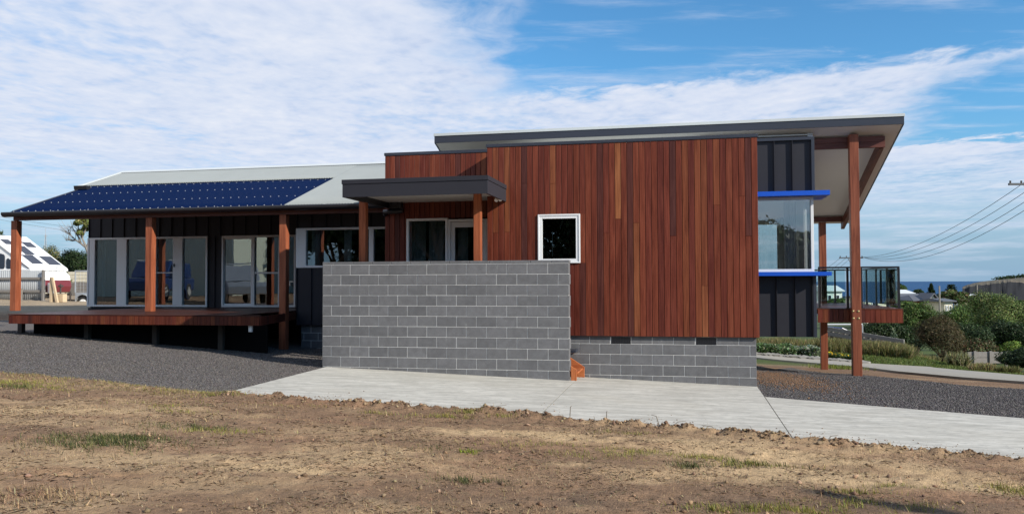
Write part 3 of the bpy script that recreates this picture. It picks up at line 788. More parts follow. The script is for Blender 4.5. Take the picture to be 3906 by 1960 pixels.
# ---- entry canopy on two posts
VC = 14.2
uC0, zC1 = uz(1306, 687, VC); uC1, zC1b = uz(1860, 668, VC); zC1 = (zC1 + zC1b) / 2
zC0 = (Zof(1306, 753, VC) + Zof(1860, 738, VC)) / 2
zS = zC0 + 0.12
cn = MB()
cn.box(uC0, uC1, VC, VC + .03, zC0, zC1 - .085).box(uC0, uC0 + .03, VC + .03, VR - .003, zC0, zC1 - .085).box(uC1 - .03, uC1, VC + .03, VT - .003, zC0, zC1 - .085)
canopy = part(cn, 'entry_canopy', 'dark_metal', .002)
part(MB().box(uC0 - .012, uC1 + .012, VC - .012, VC + .1, zC1 - .082, zC1).box(uC0 - .012, uC0 + .1, VC + .1, VR - .003, zC1 - .082, zC1).box(uC1 - .1, uC1 + .012, VC + .1, VT - .003, zC1 - .082, zC1), 'flashing', 'dark_metal', .002, canopy)
part(MB().box(uC0 + .1, uC1 - .1, VC + .1, VT - .004, zC1 - .12, zC1 - .09).box(uC0 + .1, uTL - .004, VT - .004, VR - .004, zC1 - .12, zC1 - .09), 'canopy_deck', 'pale_metal', 0, canopy)
part(MB().box(uC0 + .031, uC1 - .031, VC + .031, VT - .004, zS, zS + .02).box(uC0 + .031, uTL - .004, VT - .004, VR - .004, zS, zS + .02), 'soffit', 'soffit', 0, canopy)
part(MB().box(uC0 + .031, uC1 - .031, VC + .031, VC + .05, zC0 + .003, zS).box(uC1 - .05, uC1 - .031, VC + .05, VT - .004, zC0 + .003, zS).box(uC0 + .031, uC0 + .05, VC + .05, VR - .004, zC0 + .003, zS), 'canopy_edge', 'gutter', 0, canopy)
VP = 15.23
for px0, px1 in ((1369, 1393), (1806, 1830)):
    a = Uof(px0, VP, 900)
    part(MB().box(a, a + .14, VP, VP + .14, zFL - .9, zS - .002), 'canopy_post', 'timber_upright', .005, color=(0.29, 0.088, 0.04))
# porch floor behind the free wall
part(MB().box(Uof(1400, VF), Uof(2150, VF), VF + .45, VR - .01, zFL - .16, zFL - .02), 'porch_floor', 'timber_long', .004, color=(0.15, 0.06, 0.04))
# sensor light under the canopy
ul, zl = uz(1906, 776, 15.5)
s_ = part(MB().box(ul - .05, ul + .05, 15.42, 15.52, zS - .03, zS - .002).tube([(ul - .03, 15.47, zS - .03), (ul - .045, 15.44, zS - .09), (ul - .05, 15.41, zS - .13)], .036, 12)
     .tube([(ul + .03, 15.47, zS - .03), (ul + .035, 15.44, zS - .085), (ul + .03, 15.40, zS - .12)], .034, 12), 'sensor_light', 'white_plastic', 0)
# small fixture plate on the soffit edge
uf_, zf_ = uz(1850, 774, VT - .3)

# ---- kitchen wall
uKR = uRL + .8
uk0, zk1 = uz(1131, 871, VK); zk0 = Zof(1180, 1021, VK)
zKB = Zof(1180, 1240, VK)
# roof of the left wing: gutter line and plane
VG = 18.32
ug0, zg = uz(25, 806, VG); ugR, zg2 = uz(1368, 783, VG); zG = (zg + zg2) / 2
VRG = 23.1
zRG = (Zof(465, 660, VRG) + Zof(1468, 625, VRG)) / 2
kR = (zRG - zG) / (VRG - VG)
def zroof(v): return zG + kR * (v - VG)
uRoofL = -17.55; uGrayL = -17.80
print('ROOF', dict(zG=zG, zRG=zRG, kR=kR, uRoofL=uRoofL, zk1=zk1, zk0=zk0, zKB=zKB))
kw = part(MB().box(uKL, uKR, VK + .004, VK + .12, zKB, zk0).box(uKL, uKR, VK + .004, VK + .12, zk1, zroof(VK) - .14)
          .box(uKL, uKL + .1, VK + .12, VD + .1, zKB, zroof(VK) - .14), 'kitchen_wall', 'dark_metal')
k = 0
u = uKL + .02
while u < uKR:
    part(MB().box(u, u + .012, VK - .034, VK + .006, zKB + .003, zk0 - .003), 'batten', 'dark_metal', 0, kw)
    part(MB().box(u, u + .012, VK - .034, VK + .006, zk1 + .003, zroof(VK) - .15), 'batten', 'dark_metal', 0, kw)
    u += .405
ukp = Uof(1168, VK); ukg1 = Uof(1372, VK)
window('kitchen_window', uk0, uKR, zk0, zk1, VK, .055, mull=[(uk0 + .055, ukp), (Uof(1408, VK), Uof(1426, VK))], proud=.03)
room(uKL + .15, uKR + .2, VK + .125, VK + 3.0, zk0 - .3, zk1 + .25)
curtain(ukp + .10, ukp + .34, zk0, zk1 - .04, VK + .14); curtain(ukp + 1.0, ukp + 1.2, zk0, zk1 - .04, VK + .14)
kb = part(MB().box(uKL + .11, uKR, VK + .10, VK + .25, -2.6, zKB - .002), 'kitchen_base', 'mortar')
blocks(kb, uKL + .1, uKR, zKB - .006, 5, VK + .095, .1, gz_v(VK), phase=-.12)

# ---- verandah door wall
uDR = uKL + .6
zDW = zroof(VD) - .2
ud = lambda px, py=1000: Uof(px, VD, py)
zd1 = (Zof(400, 906, VD) + Zof(760, 902, VD) + Zof(900, 900, VD)) / 3
zd0 = zFL + .02
dw = part(MB().box(uDL, uDR, VD + .03, VD + .13, zd1, zDW).box(ud(792), ud(847), VD + .03, VD + .13, zFL - .2, zd1).box(ud(1129), uDR, VD + .03, VD + .13, zFL - .2, zd1)
          .box(uDL, uDR, VD + .03, VD + .13, -2.4, zFL - .02), 'verandah_wall', 'dark_metal')
u = uDL + .01
while u < uDR - .05:
    part(MB().box(u, u + .012, VD - .004, VD + .031, zd1 + .003, zDW - .01), 'batten', 'dark_metal', 0, dw); u += .405
for px in (793, 818, 845):
    part(MB().box(ud(px), ud(px) + .012, VD - .004, VD + .031, zFL, zd1), 'batten', 'dark_metal', 0, dw)
wA = window('stacker_door', uDL + .0, ud(792), zd0, zd1, VD, .055, mull=[(ud(343), ud(363)), (ud(447), ud(484)), (ud(575), ud(597)), (ud(661), ud(697))],
            rails=[(ud(597), ud(661), Zof(630, 1042, VD), Zof(630, 1047, VD) + .07)], proud=.03)
part(MB().box(ud(665), ud(669), VD - .06, VD - .027, Zof(667, 1018, VD), Zof(667, 1006, VD)), 'door_handle', 'black_metal', .004, wA)
wB = window('sliding_door', ud(847), ud(1129), zd0, zd1, VD, .055, mull=[(ud(962), ud(972)), (ud(1062), ud(1075))],
            rails=[(ud(972), ud(1062), Zof(1010, 1044, VD), Zof(1010, 1044, VD) + .05)], sash=[(ud(850) , ud(962))], proud=.03)
part(MB().box(ud(1108), ud(1122), VD - .07, VD - .028, Zof(1115, 1076, VD), Zof(1115, 1072, VD)).box(ud(1108), ud(1111), VD - .07, VD - .028, Zof(1115, 1090, VD), Zof(1115, 1077, VD)), 'door_handle', 'alloy', .003, wB)
room(uDL + .15, uDR, VD + .135, VD + 4.6, zFL, zd1 + .25)
curtain(ud(363) + .02, ud(375), zFL + .05, zd1 - .05, VD + .3); curtain(ud(425), ud(447), zFL + .05, zd1 - .05, VD + .3)
# gable ends and back of the left wing
part(MB().prism([(VD + .13, zFL - 1.4), (VD + .13, zroof(VD) - .2), (VRG, zRG - .16), (26.7, zroof(VD) - .75), (26.7, zFL - 1.4)], uDL, uDL + .12, 'x')
     .box(uDL + .12, 0.5, 26.58, 26.7, zFL - 1.4, zroof(VD) - .75), 'gable_wall', 'dark_metal')

# ---- left wing roof: corrugated sheets
def corrugated(name, u0, u1, v0, v1, z_fn, mat, pitch=0.076, amp=0.0115, dz=0.0, cut=None, parent=None):
    n = int((u1 - u0) / pitch * 6); us = np.linspace(u0, u1, n + 1)
    zz_ = amp * np.cos((us - u0) / pitch * 2 * math.pi)
    rows = np.linspace(v0, v1, 7); V = []
    for v in rows: V.append(np.stack([us, np.full_like(us, v), z_fn(v) + zz_ + dz], 1))
    V = np.concatenate(V); nn = n + 1
    i_ = (np.arange(len(rows) - 1)[:, None] * nn + np.arange(n)[None, :]).reshape(-1)
    F = np.stack([i_, i_ + 1, i_ + nn + 1, i_ + nn], 1)
    me = np_mesh(name, V, F, MATS[mat], smooth=True); o = link(name, me, house if parent is None else parent, loc=HOFF if parent is None else None)
    s = o.modifiers.new('s', 'SOLIDIFY'); s.thickness = 0.004; s.offset = -1
    return o
uBlueR = (Uof(1100, VG + .05, 776) + Uof(1288, 21.5, 682)) / 2
vBlue = 21.45
uRoofR = uRL + .9
roof = corrugated('verandah_roof', uRoofL, uBlueR, VG - .06, vBlue, zroof, 'roof_blue')
sc_m = MB()
for r, (vv, off) in enumerate(((VG + .05, 0), (19.25, .1), (20.2, 0), (21.05, .12))):
    u = uRoofL + .1 + off
    while u < uBlueR - .05:
        uu = uRoofL + round((u - uRoofL) / .076) * .076
        sc_m.tube([(uu, vv, zroof(vv) + .006), (uu, vv, zroof(vv) + .020), (uu, vv, zroof(vv) + .026)], .013, 6, r1=.006); u += .228
o = part(sc_m, 'roof_screws', 'screw', parent=roof); o['kind'] = 'stuff'
main_roof = corrugated('main_roof', uBlueR, uRoofR, VG - .06, VRG, zroof, 'roof_grey', dz=.028)
o = corrugated('upper_sheet', uGrayL, uBlueR - .002, vBlue - .25, VRG, zroof, 'roof_grey', dz=.028, parent=main_roof)
o = corrugated('back_sheet', uGrayL, uRoofR, VRG, 27.2, lambda v: zRG - .33 * (v - VRG), 'roof_grey', dz=.01, parent=main_roof)
cp = MB(); 
cp.hexa([(uGrayL, VRG - .2, zroof(VRG - .2) + .045), (uRoofR, VRG - .2, zroof(VRG - .2) + .045), (uRoofR, VRG, zRG + .06), (uGrayL, VRG, zRG + .06)],
        [(uGrayL, VRG - .2, zroof(VRG - .2) + .052), (uRoofR, VRG - .2, zroof(VRG - .2) + .052), (uRoofR, VRG, zRG + .067), (uGrayL, VRG, zRG + .067)])
cp.box(uGrayL, uRoofR, VRG - .005, VRG + .2, zRG + .0, zRG + .05)
part(cp, 'ridge_cap', 'pale_metal', parent=main_roof)
def rake(u0, u1, v0, v1, a, b_, name, mat, parent=None):
    return part(MB().hexa([(u0, v0, zroof(v0) + a), (u1, v0, zroof(v0) + a), (u1, v1, zroof(v1) + a), (u0, v1, zroof(v1) + a)],
                          [(u0, v0, zroof(v0) + b_), (u1, v0, zroof(v0) + b_), (u1, v1, zroof(v1) + b_), (u0, v1, zroof(v1) + b_)]), name, mat, 0, parent)
rake(uGrayL - .05, uGrayL + .06, 21.1, VRG, -.12, .062, 'barge_cap', 'pale_metal')
rake(uRoofL - .03, uRoofL + .03, VG + .1, 21.4, -.12, .018, 'barge_board', 'dark_fascia')
# short gutter end of the main roof beyond the verandah
pe = [(20.98, 2.0), (20.98, 2.0)]
zq2 = zroof(21.0)
part(MB().prism([(20.72, zq2 + .045), (20.74, zq2 - .06), (20.80, zq2 - .10), (20.9, zq2 - .10), (20.9, zq2 + .045)], Uof(288, 20.8, 715), Uof(336, 20.8, 715), 'x'), 'gutter_end', 'gutter')
# gutter: a rolled-edge profile swept along the eave
gp = [(VG - .005, zG - .01), (VG - .135, zG - .0), (VG - .15, zG - .03), (VG - .14, zG - .075), (VG - .10, zG - .115), (VG - .03, zG - .125), (VG - .005, zG - .125)]
gut = part(MB().prism(gp, uRoofL - .14, uRoofR - 1.6, 'x'), 'gutter', 'gutter', .002)
for k in range(16):
    u = uRoofL + .5 + k * .95
    part(MB().box(u, u + .02, VG - .153, VG - .01, zG - .005, zG + .004), 'gutter_strap', 'galv', 0, gut)
VPO = 18.45
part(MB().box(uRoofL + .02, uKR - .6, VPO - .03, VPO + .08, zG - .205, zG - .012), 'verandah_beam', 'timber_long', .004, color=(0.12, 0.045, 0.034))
part(MB().hexa([(uRoofL + .05, VPO + .09, zroof(VPO) - .10), (uKL, VPO + .09, zroof(VPO) - .10), (uKL, VD, zroof(VD) - .12), (uRoofL + .05, VD, zroof(VD) - .12)],
               [(uRoofL + .05, VPO + .09, zroof(VPO) - .06), (uKL, VPO + .09, zroof(VPO) - .06), (uKL, VD, zroof(VD) - .08), (uRoofL + .05, VD, zroof(VD) - .08)]), 'verandah_lining', 'dark_metal')
for px in (38, 553, 1064):
    a = Uof(px, VPO, 1100)
    gz_ = Gz(*h2w(a, VPO)) if px > 1000 else zFL
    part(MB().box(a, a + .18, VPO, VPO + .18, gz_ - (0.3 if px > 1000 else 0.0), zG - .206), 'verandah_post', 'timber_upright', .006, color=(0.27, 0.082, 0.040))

# ---- verandah deck
VE = 16.5
ue_l = Uof(36, VE, 1200); ue_r = Uof(991, VE, 1200)
zE0 = (Zof(40, 1237, VE) + Zof(985, 1238, VE)) / 2
corner = (ue_r, VE); wallc = (uKL - .02, VK + .05)
deck = empty('deck', HOFF, 0, house)
nb_ = 0
v = VE - .025
while v < VD - .02:                              # boards run along the house
    r_end = ue_r + .02 if v <= VE else min(uKL - .03, ue_r + (v - VE) * (wallc[0] - ue_r) / (wallc[1] - VE)) if v < VK else uDR
    link('deck_board', bar_mesh('deck_board', r_end - ue_l + .02, .085, .022, 'timber_long'), deck, loc=(ue_l - .02, v, zFL - .022), color=tuple(x * f for x, f in zip(wood_tone(0.42), (1, 1.5, 1.9)))); v += .09
n = 60
for k in range(n):
    a = ue_l + (ue_r - ue_l) * k / n
    link('fascia_board', bar_mesh('fascia_board', (ue_r - ue_l) / n - .004, .02, zFL - .03 - zE0, 'timber_upright'), deck, loc=(a, VE - .02, zE0), color=wood_tone(.78))
ang = math.atan2(wallc[1] - VE, wallc[0] - ue_r); Ld = math.hypot(wallc[1] - VE, wallc[0] - ue_r); n2_ = 20
for k in range(n2_):
    o = link('fascia_board', bar_mesh('fascia_board2', Ld / n2_ - .004, .02, zFL - .03 - zE0, 'timber_upright'), deck, color=wood_tone(.9))
    o.location = (ue_r + math.cos(ang) * Ld * k / n2_ + .02 * math.sin(ang), VE + math.sin(ang) * Ld * k / n2_ - .02 * math.cos(ang), zE0); o.rotation_euler = (0, 0, ang)
for k in range(22):                              # left end
    link('fascia_board', bar_mesh('fascia_board3', .02, .225, zFL - .03 - zE0, 'timber_upright'), deck, loc=(ue_l - .021, VE + k * .229, zE0), color=wood_tone(1.0))
part(MB().box(ue_l + .1, ue_r - .1, VE + .05, VE + .1, zE0 + .03, zFL - .03).box(ue_l + .1, ue_r - .8, 18.5, 18.55, zE0 + .03, zFL - .03).box(ue_l + .1, ue_r - .9, 20.2, 20.25, zE0 + .03, zFL - .03), 'bearer', 'stump_wood', 0, deck)
for px in (45, 300, 562, 815):
    a = Uof(px, VE + .35, 1250)
    part(MB().box(a, a + .12, VE + .52, VE + .64, Gz(*h2w(a, VE)) - .3, zFL - .05), 'stump', 'stump_wood', .004, deck)
part(MB().box(ue_l + .04, ue_r - .2, VE + .7, VE + .73, -1.5, zE0 + .03).box(ue_l + .04, ue_l + .07, VE + .73, VD, -1.5, zE0 + .03), 'underdeck_shade', 'void', 0, deck)  # assumed subfloor sheet, near-black to give the deep shade under the deck
ub, zb_ = uz(957, 1253, VE + .12)
part(MB().box(ub - .04, ub + .04, VE + .08, VE + .14, zb_ - .07, zE0 + .02).box(ub - .025, ub + .025, VE + .074, VE + .081, zb_ - .05, zb_ + .01), 'power_outlet', 'white_plastic', .006)

# ---- tall skillion roof over the living room and balcony
VS0, VS1 = 19.9, 25.75
uS0 = Uof(1657, VS0, 540); uS1 = Uof(3449, VS0, 450)
zSf = (Zof(3448, 467, VS0) + Zof(1660, 551, VS0)) / 2
zSr = Zof(3170, 831, 25.3)
kS = (zSf - zSr) / (25.3 - VS0)
def zsof(v): return zSf - kS * (v - VS0)
zFt = zSf + .17
print('SKILLION', dict(zSf=zSf, zSr=zSr, kS=kS, uS0=uS0, uS1=uS1))
def slope(u0, u1, v0, v1, a, b_, name, mat, parent=None, bevel=0, color=None):
    return part(MB().hexa([(u0, v0, zsof(v0) + a), (u1, v0, zsof(v0) + a), (u1, v1, zsof(v1) + a), (u0, v1, zsof(v1) + a)],
                          [(u0, v0, zsof(v0) + b_), (u1, v0, zsof(v0) + b_), (u1, v1, zsof(v1) + b_), (u0, v1, zsof(v1) + b_)]), name, mat, bevel, parent, color=color)
skil = slope(uS0 + .03, uS1 - .03, VS0 + .03, VS1, .004, .02, 'skillion_roof', 'soffit')
part(MB().box(uS0, uS1, VS0 - .002, VS0 + .028, zSf - .004, zFt), 'fascia', 'dark_fascia', .002, skil)
slope(uS0, uS0 + .03, VS0 + .028, VS1, -.005, .17, 'barge_board', 'dark_fascia', skil)
slope(uS1 - .03, uS1, VS0 + .028, VS1, -.005, .17, 'barge_board', 'dark_fascia', skil)
part(MB().box(uS0 - .015, uS1 + .015, VS0 - .02, VS0 + .1, zFt + .002, zFt + .07), 'roof_edge', 'pale_metal', .003, skil)
slope(uS0 - .01, uS1 + .01, VS0 + .1, VS1 + .1, .18, .225, 'roof_sheet', 'roof_grey', skil)

# dark clad wall with the corner window
uQ0 = uTR - 1.0; uQ1 = Uof(3110, VB, 900)
zQt = (Zof(2900, 533, VB) + Zof(3100, 526, VB)) / 2; zH0 = Zof(3000, 747, VB - .3); zH1 = Zof(3000, 729, VB - .3)
zQb = (Zof(2900, 1283, VB) + Zof(3100, 1285, VB)) / 2
zL1 = Zof(3000, 1037, VB - .3); zL0 = Zof(3000, 1052, VB - .3)
qt = min(zQt, zsof(VB) - .02)
qw = part(MB().box(uQ0, uQ1 - .004, VB + .004, VB + .12, zH1 - .02, qt - .002), 'upper_wall', 'dark_metal'); qw2 = part(MB().box(uQ0, uQ1 - .004, VB + .004, VB + .12, zQb, zL0 + .02), 'lower_wall', 'dark_metal')
for px in (2953, 3022, 3095):
    a = Uof(px, VB, 700)
    wd_ = .012
    part(MB().box(a, a + wd_, VB - .055, VB + .006, zH1, qt - .05), 'rib', 'dark_metal', 0, qw)
for px in (2962, 3033, 3098):
    a = Uof(px, VB, 1150)
    part(MB().box(a, a + wd_, VB - .055, VB + .006, zQb, zL0 - .002), 'rib', 'dark_metal', 0, qw2)
part(MB().box(uQ1 - .07, uQ1, VB - .058, VB + .0, zH1, qt - .052).box(uQ0, uQ1, VB - .056, VB + .0, qt - .05, qt + .02), 'corner_trim', 'dark_fascia', .002, qw); part(MB().box(uQ1 - .07, uQ1, VB - .058, VB, zQb, zL0 - .002), 'corner_trim', 'dark_fascia', .002, qw2)
uH1 = Uof(3166, VB - .3, 737); uL1 = Uof(3173, VB - .3, 1045)
part(MB().box(uTR - .9, uH1, VB - .3, VB + .9, zH0, zH1), 'window_hood', 'blue_paint', .003)
part(MB().box(uTR - .9, uL1, VB - .3, VB + .9, zL0, zL1), 'window_shelf', 'blue_paint', .003)
uG1 = Uof(3104, VB - .02, 900)
cwn = window('corner_window', uQ0 - .2, uG1, zL1 + .003, zH0 - .003, VB - .02, .065, proud=.02, depth=.07, glass='clear_pane')
part(MB().box(uG1 - .05, uG1 - .044, VB + .055, VB + .85, zL1 + .06, zH0 - .06), 'side_pane', 'clear_pane', 0, cwn)
part(MB().box(uG1 - .08, uG1 - .01, VB + .85, VB + .92, zL1, zH0), 'side_jamb', 'white_frame', .004, cwn)
# living room seen through the corner window: floor, ceiling, far wall with two glass doors
zfl2 = zQb + .32; VBk = 25.2
b0, zt_ = uz(2905, 850, VBk); b1 = Uof(2966, VBk, 950); 
uI0 = uTR - 2.6; b0 = b0 - 1.6
far_wall = part(MB().box(uI0, b0, VBk, VBk + .12, zQb, zsof(VBk)).box(b1, uQ1, VBk, VBk + .12, zQb, zsof(VBk))
     .box(b0, b1, VBk, VBk + .12, zt_, zsof(VBk)).box(b0, b1, VBk, VBk + .12, zQb, zfl2), 'rear_wall', 'room_lit')
part(MB().box(b0, b1, VBk + .05, VBk + .056, zfl2, zt_), 'pane', 'clear_pane', 0, far_wall)
part(MB().box(uI0, uQ1 - .01, VB + .13, VBk - .002, zQb + .0, zfl2), 'living_floor', 'room_lit')
slope(uI0, uQ1 - .01, VB + .13, VBk - .01, -.06, -.03, 'living_ceiling', 'soffit')
part(MB().box(uI0 - .1, uI0, VB + .1, VBk, zQb, zsof(VBk)), 'partition', 'room_lit')
uRW = uQ1 - .12
s0_, s1_ = 22.45, 23.95                          # side glass door onto the balcony
zs1 = Zof(3025, 850, 23.2)
part(MB().box(uRW, uQ1 - .006, VB + .95, s0_, zQb, zH1).box(uRW, uQ1 - .006, s1_, VBk - .002, zQb, zH1).box(uRW, uQ1 - .006, s0_, s1_, zs1, zH1).box(uRW, uQ1 - .006, s0_, s1_, zQb, zfl2 + .1)
     .hexa([(uRW, VB + .13, zH1 + .001), (uQ1 - .006, VB + .13, zH1 + .001), (uQ1 - .006, VBk - .002, zH1 + .001), (uRW, VBk - .002, zH1 + .001)],
     [(uRW, VB + .13, zsof(VB + .13) - .01), (uQ1 - .006, VB + .13, zsof(VB + .13) - .01), (uQ1 - .006, VBk - .002, zsof(VBk) - .01), (uRW, VBk - .002, zsof(VBk) - .01)]).box(uRW, uQ1 - .006, VB + .13, VB + .95, zQb, zL1 - .01), 'side_wall', 'room_lit')
curtain(b1 + .02, uRW - .03, zfl2, zt_ + .1, VBk - .15, mat='curtain_pale'); curtain(uRW - .36, uRW - .04, zfl2, zt_ + .3, 21.9, mat='curtain_pale')
# back part of the main block roof between parapet and skillion wall, rear walls
part(MB().box(uS0 + .3, uQ0 + .02, 21.8, 21.9, zTB, zsof(21.9) - .02), 'clerestory_wall', 'dark_metal')

# ---- balcony
VBF = 20.36
uD0 = Uof(3119, VBF, 1180); uD1 = Uof(3441, VBF, 1180)
zBD = (Zof(3150, 1175, VBF) + Zof(3400, 1177, VBF)) / 2; zBB = (Zof(3150, 1229, VBF) + Zof(3400, 1232, VBF)) / 2
balc = empty('balcony', HOFF, 0, house)
v = VBF - .025; VBE = 25.2
while v < VBE:
    link('deck_board', bar_mesh('balcony_board', uD1 - uD0 + .03, .085, .022, 'timber_long'), balc, loc=(uD0 - .01, v, zBD - .022), color=tuple(x * f for x, f in zip(wood_tone(0.6), (1, 1.4, 1.7)))); v += .09
n = 16
for k in range(n):
    a = uD0 + (uD1 - uD0) * k / n
    link('fascia_board', bar_mesh('balcony_fascia', (uD1 - uD0) / n - .006, .02, zBD - .03 - zBB, 'timber_upright'), balc, loc=(a, VBF - .02, zBB), color=wood_tone(1.0))
for k in range(21):
    link('fascia_board', bar_mesh('balcony_fascia_s', .02, .225, zBD - .03 - zBB, 'timber_upright'), balc, loc=(uD1 + .001, VBF + k * .229, zBB), color=wood_tone(1.0))
part(MB().box(uD0 + .05, uD1 - .05, VBF + .02, VBF + .07, zBB + .02, zBD - .03).box(uD0 + .05, uD1 - .05, 25.0, 25.05, zBB + .02, zBD - .03).box(uD1 - .1, uD1 - .05, VBF + .07, 25.0, zBB + .02, zBD - .03), 'joist', 'stump_wood', 0, balc)
# railings
zRT_ = (Zof(3150, 1018, VBF + .1) + Zof(3420, 1015, VBF + .1)) / 2
VRL = VBF + .07; ur1 = Uof(3430, VRL, 1100)
def rail(uA, vA, uB, vB, posts, name='railing', first=True):
    mb = MB(); L = math.hypot(uB - uA, vB - vA)
    if abs(uB - uA) > abs(vB - vA): mb.box(uA, uB, vA - .025, vA + .025, zRT_ - .04, zRT_)
    else: mb.box(uA - .025, uA + .025, vA + .026, vB, zRT_ - .04, zRT_)
    rl = part(mb, name, 'black_metal', .004)
    for q in posts:
        pu, pv_ = uA + (uB - uA) * q, vA + (vB - vA) * q
        part(MB().box(pu - .025, pu + .025, pv_ - .025, pv_ + .025, zBD, zRT_ - .04).box(pu - .06, pu + .06, pv_ - .06, pv_ + .06, zBD, zBD + .012), 'rail_post', 'black_metal', .003, rl)
    for q0, q1 in zip(posts, posts[1:]):
        e = .05 / L
        a0, c0 = uA + (uB - uA) * (q0 + e), vA + (vB - vA) * (q0 + e); a1, c1 = uA + (uB - uA) * (q1 - e), vA + (vB - vA) * (q1 - e)
        if abs(uB - uA) > abs(vB - vA): part(MB().box(a0, a1, vA - .005, vA + .005, zBD + .06, zRT_ - .05), 'glass_panel', 'rail_glass', 0, rl)
        else: part(MB().box(uA - .005, uA + .005, c0, c1, zBD + .06, zRT_ - .05), 'glass_panel', 'rail_glass', 0, rl)
    return rl
u_a = uD0 + .03; tot = ur1 - u_a
q1_ = (Uof(3233 - 0, VRL, 1100) - u_a) / tot; q2_ = (Uof(3285, VRL, 1100) - u_a) / tot
rail(u_a, VRL, ur1, VRL, [.0 + .012, q1_, q2_, .994], 'railing')
rail(ur1, VRL, ur1, 25.05, [.25, .5, .75, .99], 'railing')
part(MB().box(ur1 - .005, ur1 + .005, VRL + .05, VRL + 1.12, zBD + .06, zRT_ - .05), 'glass_panel', 'rail_glass', 0)
rail(u_a, 25.05, ur1, 25.05, [.01, .30, .65], 'railing')
# posts and beams
VBP = 20.14
a = Uof(3248, VBP, 1000) - 0.0
aP = Uof(3244, VBP, 1000)
ufp = Uof(3250, VBP, 1200); ufp = Uof(3249, VBP, 1200)
w_ = .2
ufp = Uof(3251, VBP, 1200); 
fp = part(MB().box(ufp, ufp + w_, VBP, VBP + w_, Gz(*h2w(ufp, VBP)) - .4, zsof(VBP + w_) - .01), 'balcony_post', 'timber_upright', .006, color=(0.21, 0.066, 0.036))
for px, py in ((3254, 1187), (3274, 1187), (3255, 1214), (3275, 1214)):
    u_, z_ = uz(px, py, VBP)
    part(MB().tube([(u_, VBP - .003, z_), (u_, VBP - .014, z_)], .026, 12, r1=.013), 'bolt', 'brass', 0, fp, smooth=False)
VRP = 25.1
urp = Uof(3130, VRP, 1200)
part(MB().box(urp, urp + .19, VRP, VRP + .19, Gz(*h2w(urp, VRP)) - .4, zsof(VRP) - .2), 'balcony_post', 'timber_upright', .006, color=(0.23, 0.074, 0.04))
zbm0 = Zof(3200, 563, 20.35); zbm1 = Zof(3200, 520, 20.35)
zbm1 = min(zbm1, zsof(20.4) - .02); ubm = Uof(3376, 20.35, 540)
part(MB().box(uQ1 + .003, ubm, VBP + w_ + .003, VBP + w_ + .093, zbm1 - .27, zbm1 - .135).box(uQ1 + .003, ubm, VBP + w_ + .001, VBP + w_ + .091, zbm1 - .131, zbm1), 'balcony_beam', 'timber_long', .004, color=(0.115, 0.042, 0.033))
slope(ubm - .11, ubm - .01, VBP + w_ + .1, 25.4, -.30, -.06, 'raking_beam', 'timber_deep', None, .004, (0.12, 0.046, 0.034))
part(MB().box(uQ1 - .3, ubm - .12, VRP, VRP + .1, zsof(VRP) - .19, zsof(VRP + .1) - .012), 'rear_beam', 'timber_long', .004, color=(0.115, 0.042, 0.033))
# ------------------------------------------------------------------ free-standing block wall in front of the porch
uF0, uF1 = Uof(1230, VF, 1200), Uof(2172, VF, 1200)
zFt_ = (Zof(1240, 1009, VF) + Zof(2165, 1003, VF)) / 2        # top of the first full course
fx_, fy_ = h2w((uF0 + uF1) / 2, VF)
fw = empty('block_wall', (fx_, fy_, Gz(fx_, fy_)), -ALPHA)
tag(fw, 'free-standing grey concrete block wall in front of the entry porch', 'wall')
FO = Vector((-(uF0 + uF1) / 2, -VF, -Gz(fx_, fy_)))
LEN = uF1 - uF0; nbk = round(LEN / 0.4 * 2) / 2; FP = LEN / nbk
core = MB().box(uF0 + .006, uF1 - .018, VF + .006, VF + .184, -2.4, zFt_ + .004).build('mortar', MATS['mortar'], fw, 0, FO)
gzf = gz_v(VF)
for r in range(12):
    zt = zFt_ - r * .2 - .01
    x = uF0 + (FP / 2 - FP if r % 2 == 0 else -FP) + (0 if r % 2 == 0 else 0)
    while x < uF1 - .03:
        a = max(x, uF0); b_ = min(x + FP - .01, uF1)
        if b_ - a > .06 and zt > gzf((a + b_) / 2) - .02:
            full = b_ - a > FP - .02
            o = link('block', bar_mesh('block', round(b_ - a, 3), .19, .19, 'block', .004), fw)
            o.location = Vector((a, VF + rnd.uniform(-.001, .002), zt - .19)) + FO
        x += FP
for k in range(14):
    a = uF0 + (k - .35) * FP; b_ = min(a + FP - .008, uF1); a = max(a, uF0)
    if b_ - a > .04:
        o = link('capping', bar_mesh('capping', round(b_ - a, 3), .194, .05, 'block', .004), fw); o.location = Vector((a, VF - .002, zFt_ + .002)) + FO

# ------------------------------------------------------------------ timber steps beside the wall
us0 = Uof(2186, 15.35, 1400)
STEP_C = (0.40, 0.125, 0.045)
sx, sy = h2w(us0, 15.5)
steps = empty('entry_steps', (sx, sy, Gz(sx, sy)), -ALPHA)
tag(steps, 'small orange timber steps at the right end of the block wall', 'steps')
SO = Vector((-us0, -15.5, -Gz(sx, sy)))
zs0 = Gz(sx, sy) + .0
def sb(mb, name, mat='timber_long', bevel=.003, tone=1.0):
    o = mb.build(name, MATS[mat], steps, bevel, SO, False, tuple(c * tone for c in STEP_C)); return o
sl_ = 0.66
vA_, vB_ = 15.05, 15.715
uN = Uof(2199, vA_, 1440); uFr = Uof(2229, vB_, 1430); uW = uF1 + .014
zn = Gz(*h2w(uN, vA_)) + .022; zf = Gz(*h2w(uFr, vB_)) + .022
sb(MB().prism([(uN, zn), (uN, zn + .20), (uW, zn + .20 + (uN - uW) * sl_), (uW, zn)], vA_, vA_ + .045, 'y'), 'stringer', 'timber_upright', .003)
